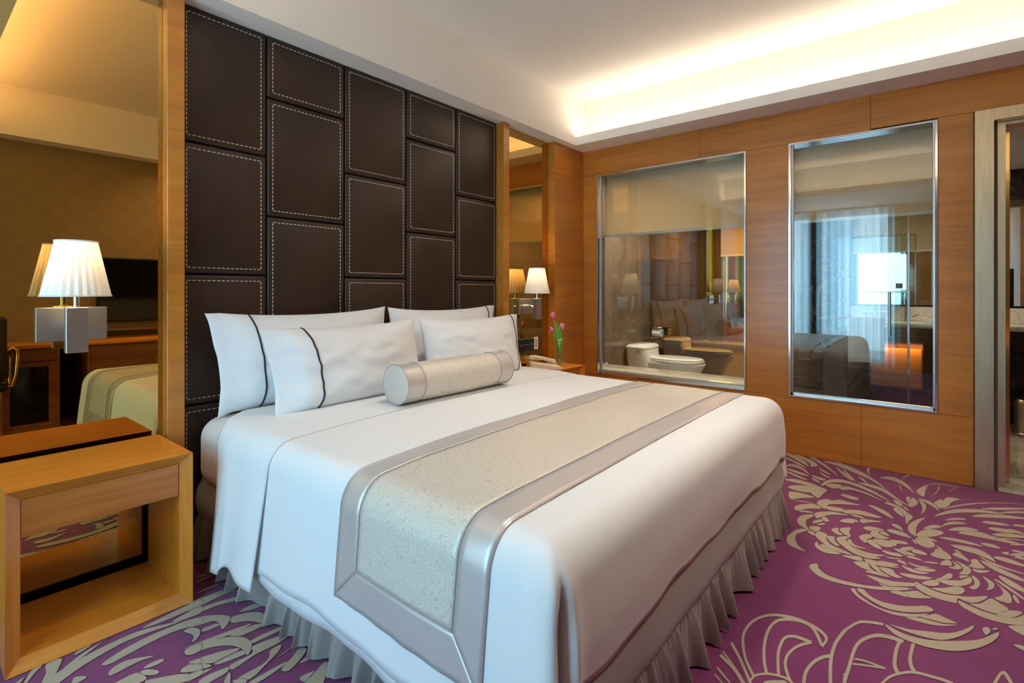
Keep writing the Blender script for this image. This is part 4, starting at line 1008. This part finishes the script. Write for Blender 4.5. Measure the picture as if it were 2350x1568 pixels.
tulip((3.395, 2.355, 0.925), (0.008, 0.005), 'tallest pink tulip leaning towards the lamp', (0.1, -0.35))
t2 = tulip((3.375, 2.345, 0.83), (-0.008, 0.002), 'pink tulip bending sideways in front of the mirror', (0.0, -1.2))
tulip((3.475, 2.325, 0.83), (0.0, -0.008), 'pink tulip upright on the wood panel side', (0.0, 0.15))
def leaf(pts, w, name='tulip_leaf'):
    m = MB(); P = [Vector(p) for p in pts]; n = len(P)
    fine = []
    for i in range(n - 1):
        for k in range(5): fine.append(P[i].lerp(P[i + 1], k / 5))
    fine.append(P[-1])
    sd = Vector((_R[0], _R[1], 0))
    for q in range(len(fine) - 1):
        pass
    def fn(a, u):
        i = int(round(a * (len(fine) - 1))); ww = w * math.sin(PI * (0.08 + 0.92 * a)) ** 0.8
        return fine[i] + sd * u * ww + Vector((-_F[0], -_F[1], 0)) * (0.35 * ww * (1 - u * u))
    m.grid(fn, [i / (len(fine) - 1) for i in range(len(fine))], [-1, -0.5, 0, 0.5, 1])
    o = m.build('tulip_leaf', M['leaf'], t2, True, 180, solid=0.001); return o
leaf([(3.455, 2.335, 0.60), (3.44, 2.335, 0.74), (3.425, 2.345, 0.82), (3.415, 2.35, 0.905)], 0.026)
leaf([(3.455, 2.33, 0.60), (3.455, 2.33, 0.74), (3.448, 2.33, 0.80), (3.452, 2.33, 0.88)], 0.021)
leaf([(3.45, 2.325, 0.60), (3.43, 2.315, 0.73), (3.405, 2.30, 0.765), (3.385, 2.29, 0.72), (3.388, 2.29, 0.665)], 0.020)
leaf([(3.455, 2.335, 0.60), (3.47, 2.335, 0.68), (3.462, 2.335, 0.78)], 0.016)

cp = thing('control_panel', (3.25, 2.505, 0.70), 'black bedside control panel with a row of buttons on the mirror', 'control panel')
box('panel_body', 3.115, 3.335, 2.500, 2.529, 0.665, 0.765, M['black'], cp, 0.004)
for k in range(6):
    box('button', 3.135 + k * 0.031, 3.157 + k * 0.031, 2.494, 2.5005, 0.700, 0.722, M['darkfab'], cp, 0.002, 1)
    box('button_mark', 3.143 + k * 0.031, 3.149 + k * 0.031, 2.4932, 2.4942, 0.707, 0.715, M['steel'], cp)
sw = thing('switch_plate', (3.38, 2.525, 0.72), 'small white plate with a dark key mark on the mirror', 'sign')
box('plate', 3.350, 3.412, 2.5175, 2.5295, 0.668, 0.768, M['white_plastic'], sw, 0.002, 1)
m = MB(); m.box(3.378, 3.384, 2.5165, 2.518, 0.695, 0.742).box(3.371, 3.391, 2.5165, 2.518, 0.690, 0.696).box(3.374, 3.388, 2.5165, 2.518, 0.738, 0.744)
m.build('key_mark', M['black'], sw)

# ================================================================== BATHROOM
BXF, BYB, BZ = 6.15, 2.65, 2.20
fb = struct(box('floor_bathroom', XR + 0.12, BXF + 0.1, -2.2, BYB + 0.1, -0.06, -0.001, M['marble_floor']), 'pale marble bathroom floor', 'floor')
struct(box('ceiling_bathroom', XR + 0.12, BXF + 0.1, -2.2, BYB + 0.1, BZ, BZ + 0.08, M['ceiling']), 'low white bathroom ceiling', 'ceiling')
struct(box('wall_bathroom_far', BXF, BXF + 0.1, -2.2, 1.3, -0.02, BZ, M['marble_dark']), 'dark marble far wall of the bathroom', 'wall')
struct(box('wall_bathroom_toilet', 5.90, BXF + 0.1, 1.30, BYB, -0.02, BZ, M['marble_mid']), 'marble wall carrying the bronze mirror beside the toilet', 'wall')
struct(box('wall_bathroom_back', XR + 0.12, BXF + 0.1, BYB, BYB + 0.1, -0.02, BZ, M['marble_mid']), 'grey brown marble wall behind the toilet', 'wall')
struct(box('wall_bathroom_front', XR + 0.12, BXF + 0.1, -2.3, -2.2, -0.02, BZ, M['marble_dark']), 'dark marble wall beyond the bathroom door', 'wall')
struct(box('wall_partition', 4.75, BXF, 0.96, 1.06, -0.02, BZ - 0.001, M['marble_mid']), 'marble partition between toilet and shower', 'wall')
bm_ = thing('wall_mirror', (5.89, 2.0, 0.1), 'bronze tinted mirror on the marble wall beside the toilet', 'mirror')
box('mirror_glass', 5.886, 5.899, 1.35, BYB - 0.01, 0.02, BZ - 0.01, M['bronze'], bm_)
ld = thing('stone_ledge', (4.3, 1.8, 0), 'cream marble ledge inside the large bathroom window', 'ledge')
box('ledge_top', XR + 0.122, 4.49, 1.07, BYB - 0.001, 0.40, 0.43, M['marble_light'], ld, 0.004)
box('ledge_front', 4.44, 4.46, 1.07, BYB - 0.001, 0.0, 0.40, M['marble_light'], ld)
# toilet, cistern against the back wall, bowl towards the viewer's right
to = thing('toilet', (5.38, 2.2, 0), 'white one piece toilet behind the large bathroom window', 'toilet')
tx = 5.38
def oval(cy, hw, hl, z, n=28, sq=2.4):
    r = []
    for k in range(n):
        a = 2 * PI * k / n; c, s = math.cos(a), math.sin(a)
        r.append((tx + hw * math.copysign(abs(c) ** (2 / sq), c), cy + hl * math.copysign(abs(s) ** (2 / sq), s), z))
    return r
MB().loft([oval(2.22, 0.105, 0.26, 0.0), oval(2.22, 0.10, 0.26, 0.10), oval(2.19, 0.125, 0.29, 0.22), oval(2.16, 0.165, 0.32, 0.32), oval(2.15, 0.185, 0.335, 0.375), oval(2.15, 0.180, 0.33, 0.385)]).build('bowl', M['ceramic'], to, True, 50)
MB().loft([oval(2.125, 0.186, 0.300, 0.386), oval(2.125, 0.188, 0.302, 0.395), oval(2.125, 0.186, 0.300, 0.408), oval(2.125, 0.18, 0.294, 0.411)]).build('seat', M['ceramic'], to, True, 50)
MB().loft([oval(2.13, 0.180, 0.292, 0.412), oval(2.13, 0.182, 0.294, 0.424), oval(2.13, 0.165, 0.275, 0.434), oval(2.13, 0.10, 0.2, 0.438)]).build('lid', M['ceramic'], to, True, 60)
MB().loft([oval(2.50, 0.17, 0.13, 0.25, sq=4), oval(2.50, 0.195, 0.14, 0.40, sq=4.5), oval(2.51, 0.205, 0.125, 0.515, sq=5)]).build('cistern', M['ceramic'], to, True, 50)
MB().loft([oval(2.51, 0.212, 0.131, 0.516, sq=5), oval(2.51, 0.214, 0.132, 0.532, sq=5), oval(2.51, 0.19, 0.11, 0.556, sq=4)]).build('cistern_lid', M['ceramic'], to, True, 50)
m = MB().tube([(tx - 0.205, 2.47, 0.49), (tx - 0.222, 2.47, 0.49)], 0.014, 12).box(tx - 0.228, tx - 0.220, 2.42, 2.475, 0.483, 0.497, 0.002, 1)
m.build('flush_lever', M['chrome'], to, True, 40)
tp = thing('toilet_roll', (5.80, 2.50, 0.65), 'white toilet roll on a chrome holder by the bronze mirror', 'toilet roll')
MB().lathe([(0.02, -0.05), (0.052, -0.05), (0.052, 0.05), (0.02, 0.05)], (0, 0, 0), 24, cap0=False, cap1=False).xf(Matrix.Translation((5.77, 2.50, 0.66)) @ Matrix.Rotation(PI / 2, 4, 'X')).build('paper', M['paper'], tp, True, 40)
MB().tube([(5.77, 2.56, 0.66), (5.77, 2.44, 0.66)], 0.012, 10).tube([(5.77, 2.56, 0.66), (5.885, 2.56, 0.69)], 0.008, 8).box(5.70, 5.884, 2.44, 2.56, 0.718, 0.724, 0.002, 1).build('holder', M['chrome'], tp, True, 40)
sd_ = thing('soap_dish', (4.40, 2.46, 0.43), 'small white dish of bath things on the cream ledge', 'dish')
MB().lathe([(0.022, 0.0), (0.03, 0.004), (0.042, 0.022), (0.040, 0.023), (0.026, 0.008)], (4.40, 2.46, 0.4305), 20).build('dish', M['ceramic'], sd_, True, 60)
for k in range(3):
    MB().lathe([(0.008, 0), (0.009, 0.03), (0.004, 0.036), (0.004, 0.05)], (4.387 + 0.013 * k, 2.463 - 0.006 * k, 0.441), 10).build('tube', M['black'], sd_, True)

# shower
sh = thing('hand_shower', (5.8, 0.94, 1.0), 'chrome hand shower on a riser rail with looping hose', 'shower')
rx_, ry_ = 5.72, 0.90
MB().tube([(rx_, ry_, 0.45), (rx_, ry_, 1.20)], 0.010, 10).build('riser_rail', M['chrome'], sh, True)
for z in (0.48, 1.17): MB().tube([(rx_, ry_, z), (rx_, 0.962, z)], 0.008, 8).build('rail_bracket', M['chrome'], sh, True)
MB().tube([(rx_ - 0.02, ry_ - 0.05, 0.95), (rx_ - 0.02, ry_ - 0.055, 1.13), (rx_ - 0.02, ry_ - 0.075, 1.20), (rx_ - 0.02, ry_ - 0.105, 1.235)], [0.011, 0.012, 0.016, 0.03], 12).build('shower_handle', M['chrome'], sh, True)
MB().tube([(rx_ - 0.06, ry_ - 0.03, 0.94), (rx_ + 0.10, ry_ - 0.03, 0.94)], 0.022, 12).build('mixer_valve', M['chrome'], sh, True)
MB().tube([(rx_ - 0.02, ry_ - 0.05, 0.95), (rx_ - 0.06, ry_ - 0.06, 0.80), (rx_ - 0.04, ry_ - 0.09, 0.66), (rx_ + 0.03, ry_ - 0.13, 0.585), (rx_ + 0.09, ry_ - 0.16, 0.62), (rx_ + 0.10, ry_ - 0.13, 0.75), (rx_ + 0.06, ry_ - 0.05, 0.92)], 0.006, 8).build('hose', M['chrome'], sh, True)
sg_ = thing('shower_screen', (4.95, 0.6, 0), 'clear glass shower door with chrome handle and edge', 'shower door')
box('screen_pane', 4.946, 4.954, 0.135, 0.955, 0.03, 1.78, M['glass2'], sg_)
box('screen_edge', 4.940, 4.960, 0.122, 0.136, 0.02, 1.79, M['chrome'], sg_, 0.001, 1)
box('top_rail', 4.938, 4.962, 0.122, 0.957, 1.781, 1.80, M['chrome'], sg_, 0.001, 1)
MB().tube([(4.91, 0.245, 0.80), (4.91, 0.245, 1.14)], 0.011, 10).tube([(4.91, 0.245, 0.84), (4.946, 0.245, 0.84)], 0.007, 8).tube([(4.91, 0.245, 1.10), (4.946, 0.245, 1.10)], 0.007, 8).build('handle', M['chrome'], sg_, True)
rl = thing('towel_rail', (4.90, 0.45, 0.9), 'slim chrome towel rail on the glass shower door', 'rail')
m = MB().tube([(4.885, 0.27, 0.925), (4.885, 0.72, 0.925)], 0.007, 8)
for y in (0.30, 0.70): m.tube([(4.885, y, 0.925), (4.944, y, 0.925)], 0.005, 8)
m.build('rail_bar', M['chrome'], rl, True)
tw = thing('towel', (4.88, 0.4, 0.9), 'pale folded towel hanging on the glass shower door', 'towel')
m = MB()
def tow(a, b):
    y = 0.275 + 0.235 * a; 
    path = [(4.897, 0.62), (4.896, 0.75), (4.896, 0.92), (4.892, 0.934), (4.885, 0.937), (4.878, 0.934), (4.873, 0.92), (4.871, 0.75), (4.866, 0.585)]
    q = b * (len(path) - 1); i = min(int(q), len(path) - 2); f = q - i
    x = path[i][0] + (path[i + 1][0] - path[i][0]) * f; z = path[i][1] + (path[i + 1][1] - path[i][1]) * f
    return (x - 0.004 * math.sin(y * 40) * (0.94 - z) * 3, y, z + 0.006 * math.sin(y * 20) * (0.94 - z) * 2)
m.grid(tow, frange(0, 1, 20), frange(0, 1, 33)).build('towel_cloth', M['towel'], tw, True, 180, solid=0.006)

# vanity
vn = thing('vanity', (5.85, 0.1, 0), 'dark bathroom vanity with stone counter and glowing wood cabinet', 'vanity')
box('counter', 5.60, BXF - 0.001, -0.9, 0.62, 0.83, 0.87, M['marble_light'], vn, 0.004)
box('apron', 5.63, 5.66, -0.88, 0.60, 0.70, 0.829, M['marble_dark'], vn)
box('backsplash', BXF - 0.022, BXF - 0.002, -0.9, 0.62, 0.871, 1.00, M['marble_light'], vn)
box('cabinet_door', 5.68, 5.70, 0.06, 0.42, 0.30, 0.64, M['wood_y'], vn, 0.002)
box('cabinet_body', 5.701, BXF - 0.002, 0.05, 0.43, 0.28, 0.699, M['walnut'], vn)
vl = bpy.data.lights.new('vanity_lamp', 'AREA'); vl.shape = 'RECTANGLE'; vl.size = 0.06; vl.size_y = 0.5; vl.energy = 1.2; vl.color = (1.0, 0.62, 0.28)
vo = bpy.data.objects.new('vanity_lamp', vl); vo.location = (5.645, 0.25, 0.695); vo.rotation_euler = (0, math.radians(10), 0); COL.objects.link(vo)
vm = thing('vanity_mirror', (BXF - 0.03, 0.0, 1.05), 'wide bathroom mirror above the vanity', 'mirror')
box('mirror_glass', BXF - 0.014, BXF - 0.002, -0.85, 0.60, 1.02, 1.95, plain('silver mirror', (0.80, 0.84, 0.84, 1), 0.0, 1.0), vm)
lp = thing('window_reflection', (6.1, 0.31, 1.15), 'glowing panel standing in for the window reflection above the vanity shelf', 'mirror')  # added glowing panel imitates the reflected bedroom window
box('reflection_glow', BXF - 0.05, BXF - 0.03, 0.175, 0.46, 1.16, 1.50, M['reflection_glow'], lp, 0.003, 1)
box('shelf', BXF - 0.12, BXF - 0.028, 0.15, 0.50, 1.135, 1.148, M['white_plastic'], lp, 0.003, 1)
box('switch', BXF - 0.055, BXF - 0.0495, 0.205, 0.255, 1.175, 1.222, M['black'], lp, 0.001, 1)
for k, y in enumerate((0.44, 0.34)):
    gl = thing('glass_tumbler', (5.75, y, 0.87), 'clear tumbler on the vanity counter, %s the tap' % ('farther from' if k == 0 else 'nearer'), 'tumbler', 'tumblers on the vanity')
    MB().lathe([(0.030, 0.0), (0.034, 0.004), (0.037, 0.085), (0.0355, 0.085), (0.032, 0.008)], (5.75, y, 0.8705), 20).build('tumbler_glass', M['vase'], gl, True, 50)
    MB().lathe([(0.041, 0.086), (0.043, 0.090), (0.041, 0.094), (0.01, 0.096)], (5.75, y, 0.8705), 20).build('paper_lid', M['paper'], gl, True, 50)
ta = thing('basin_tap', (5.95, 0.17, 0.87), 'tall dark chrome basin tap on the vanity', 'tap')
MB().tube([(5.95, 0.17, 0.8705), (5.95, 0.17, 1.06), (5.945, 0.17, 1.09), (5.92, 0.17, 1.105), (5.84, 0.17, 1.10)], [0.016, 0.013, 0.013, 0.012, 0.011], 12).build('spout', M['chrome'], ta, True)
MB().tube([(5.95, 0.13, 0.91), (5.95, 0.08, 0.93)], 0.008, 8).build('lever', M['chrome'], ta, True)
tb = thing('tissue_box', (5.8, -0.02, 0.87), 'low white box on the vanity counter', 'box')
box('tissue_cover', 5.74, 5.86, -0.08, 0.06, 0.8705, 0.915, M['ceramic'], tb, 0.006)
box('tissue_slot', 5.77, 5.83, -0.03, 0.01, 0.9152, 0.917, M['black'], tb)
bn = thing('pedal_bin', (5.6, -0.75, 0), 'steel bin on the bathroom floor beyond the doorway', 'bin')
MB().lathe([(0.10, 0.0), (0.11, 0.006), (0.11, 0.02), (0.10, 0.024)], (5.75, -0.62, 0.0), 28).build('bin_base', M['chrome'], bn, True)
MB().lathe([(0.098, 0.0245), (0.10, 0.26), (0.09, 0.285), (0.02, 0.295)], (5.75, -0.62, 0.0), 28).build('bin_body', M['steel'], bn, True)

# ================================================================== TELEVISION WALL FURNITURE (seen in the mirror)
tv = thing('television', (1.75, YT, 0.86), 'flat black television on the wallpaper wall, seen in the near mirror', 'television')
box('screen', 1.215, 2.285, YT + 0.035, YT + 0.05, 0.872, 1.448, M['screen'], tv, 0.002, 1)
box('bezel', 1.20, 2.30, YT + 0.002, YT + 0.0345, 0.858, 1.462, M['black'], tv, 0.004)
dk = thing('desk_unit', (1.2, -0.67, 0), 'long wood desk and cabinet unit below the television', 'desk')
DYF = -0.47
box('desk_top', -0.10, 2.60, YT + 0.001, DYF + 0.02, 0.69, 0.72, M['night_x'], dk, 0.003)
for x in (-0.09, 0.52, 0.86, 1.06, 1.58, 2.08, 2.575): box('upright', x, x + 0.022, YT + 0.001, DYF, 0.001, 0.689, M['walnut'], dk, 0.001, 1)
box('back_panel', 0.543, 1.06, YT + 0.002, YT + 0.012, 0.03, 0.688, M['darkgap'], dk)
for a, b in ((0.543, 0.859),):
    box('drawer_front', a, b, DYF - 0.02, DYF - 0.002, 0.585, 0.686, M['walnut'], dk, 0.002, 1)
    f = MB()
    f.box(a, a + 0.045, DYF - 0.02, DYF - 0.002, 0.03, 0.58).box(b - 0.045, b, DYF - 0.02, DYF - 0.002, 0.03, 0.58)
    f.box(a + 0.045, b - 0.045, DYF - 0.02, DYF - 0.002, 0.03, 0.09).box(a + 0.045, b - 0.045, DYF - 0.02, DYF - 0.002, 0.545, 0.58)
    f.build('door_frame', M['walnut'], dk)
    box('door_glass', a + 0.045, b - 0.045, DYF - 0.016, DYF - 0.010, 0.09, 0.545, M['screen'], dk)
for a, b in ((1.083, 1.579), (1.603, 2.079), (2.103, 2.574)):
    box('cabinet_door', a, b, DYF - 0.02, DYF - 0.002, 0.03, 0.686, M['walnut'], dk, 0.002, 1)
    box('door_handle', b - 0.03, b - 0.02, DYF - 0.001, DYF + 0.018, 0.40, 0.52, M['brass'], dk, 0.002, 1)
sb = thing('soundbar', (1.75, YT + 0.1, 0.72), 'slim dark shelf bar on the desk under the television', 'shelf')
box('bar_body', 1.16, 2.36, YT + 0.06, YT + 0.14, 0.7205, 0.80, M['walnut'], sb, 0.004)
box('bar_grille', 1.17, 2.35, YT + 0.141, YT + 0.146, 0.735, 0.785, M['black'], sb, 0.001, 1)
ch = thing('desk_chair', (0.30, -0.36, 0), 'dark leather desk chair with brass arm bracket, seen in the near mirror', 'chair')
box('seat', 0.10, 0.55, -0.44, -0.20, 0.40, 0.49, M['darkfab'], ch, 0.03, 4)
box('backrest', 0.10, 0.545, -0.25, -0.18, 0.50, 0.96, M['darkfab'], ch, 0.025, 4)
for x in (0.13, 0.51):
    for y in (-0.41, -0.23): MB().tube([(x, y, 0.002), (x, y, 0.41)], [0.012, 0.018], 10).build('leg', M['brass'], ch, True)
for x, sg in ((0.105, -1), (0.540, 1)):
    MB().tube([(x, -0.235, 0.70), (x + 0.035 * sg, -0.235, 0.725), (x + 0.06 * sg, -0.235, 0.705), (x + 0.064 * sg, -0.235, 0.66), (x + 0.055 * sg, -0.235, 0.53), (x + 0.035 * sg, -0.235, 0.44), (x, -0.235, 0.445)], [0.012, 0.013, 0.015, 0.015, 0.012, 0.011, 0.011], 12).build('arm', M['brass'], ch, True)
    MB().tube([(x + 0.018 * sg, -0.225, 0.66), (x + 0.018 * sg, -0.225, 0.46)], 0.010, 10).build('arm_bracket', M['brass'], ch, True)
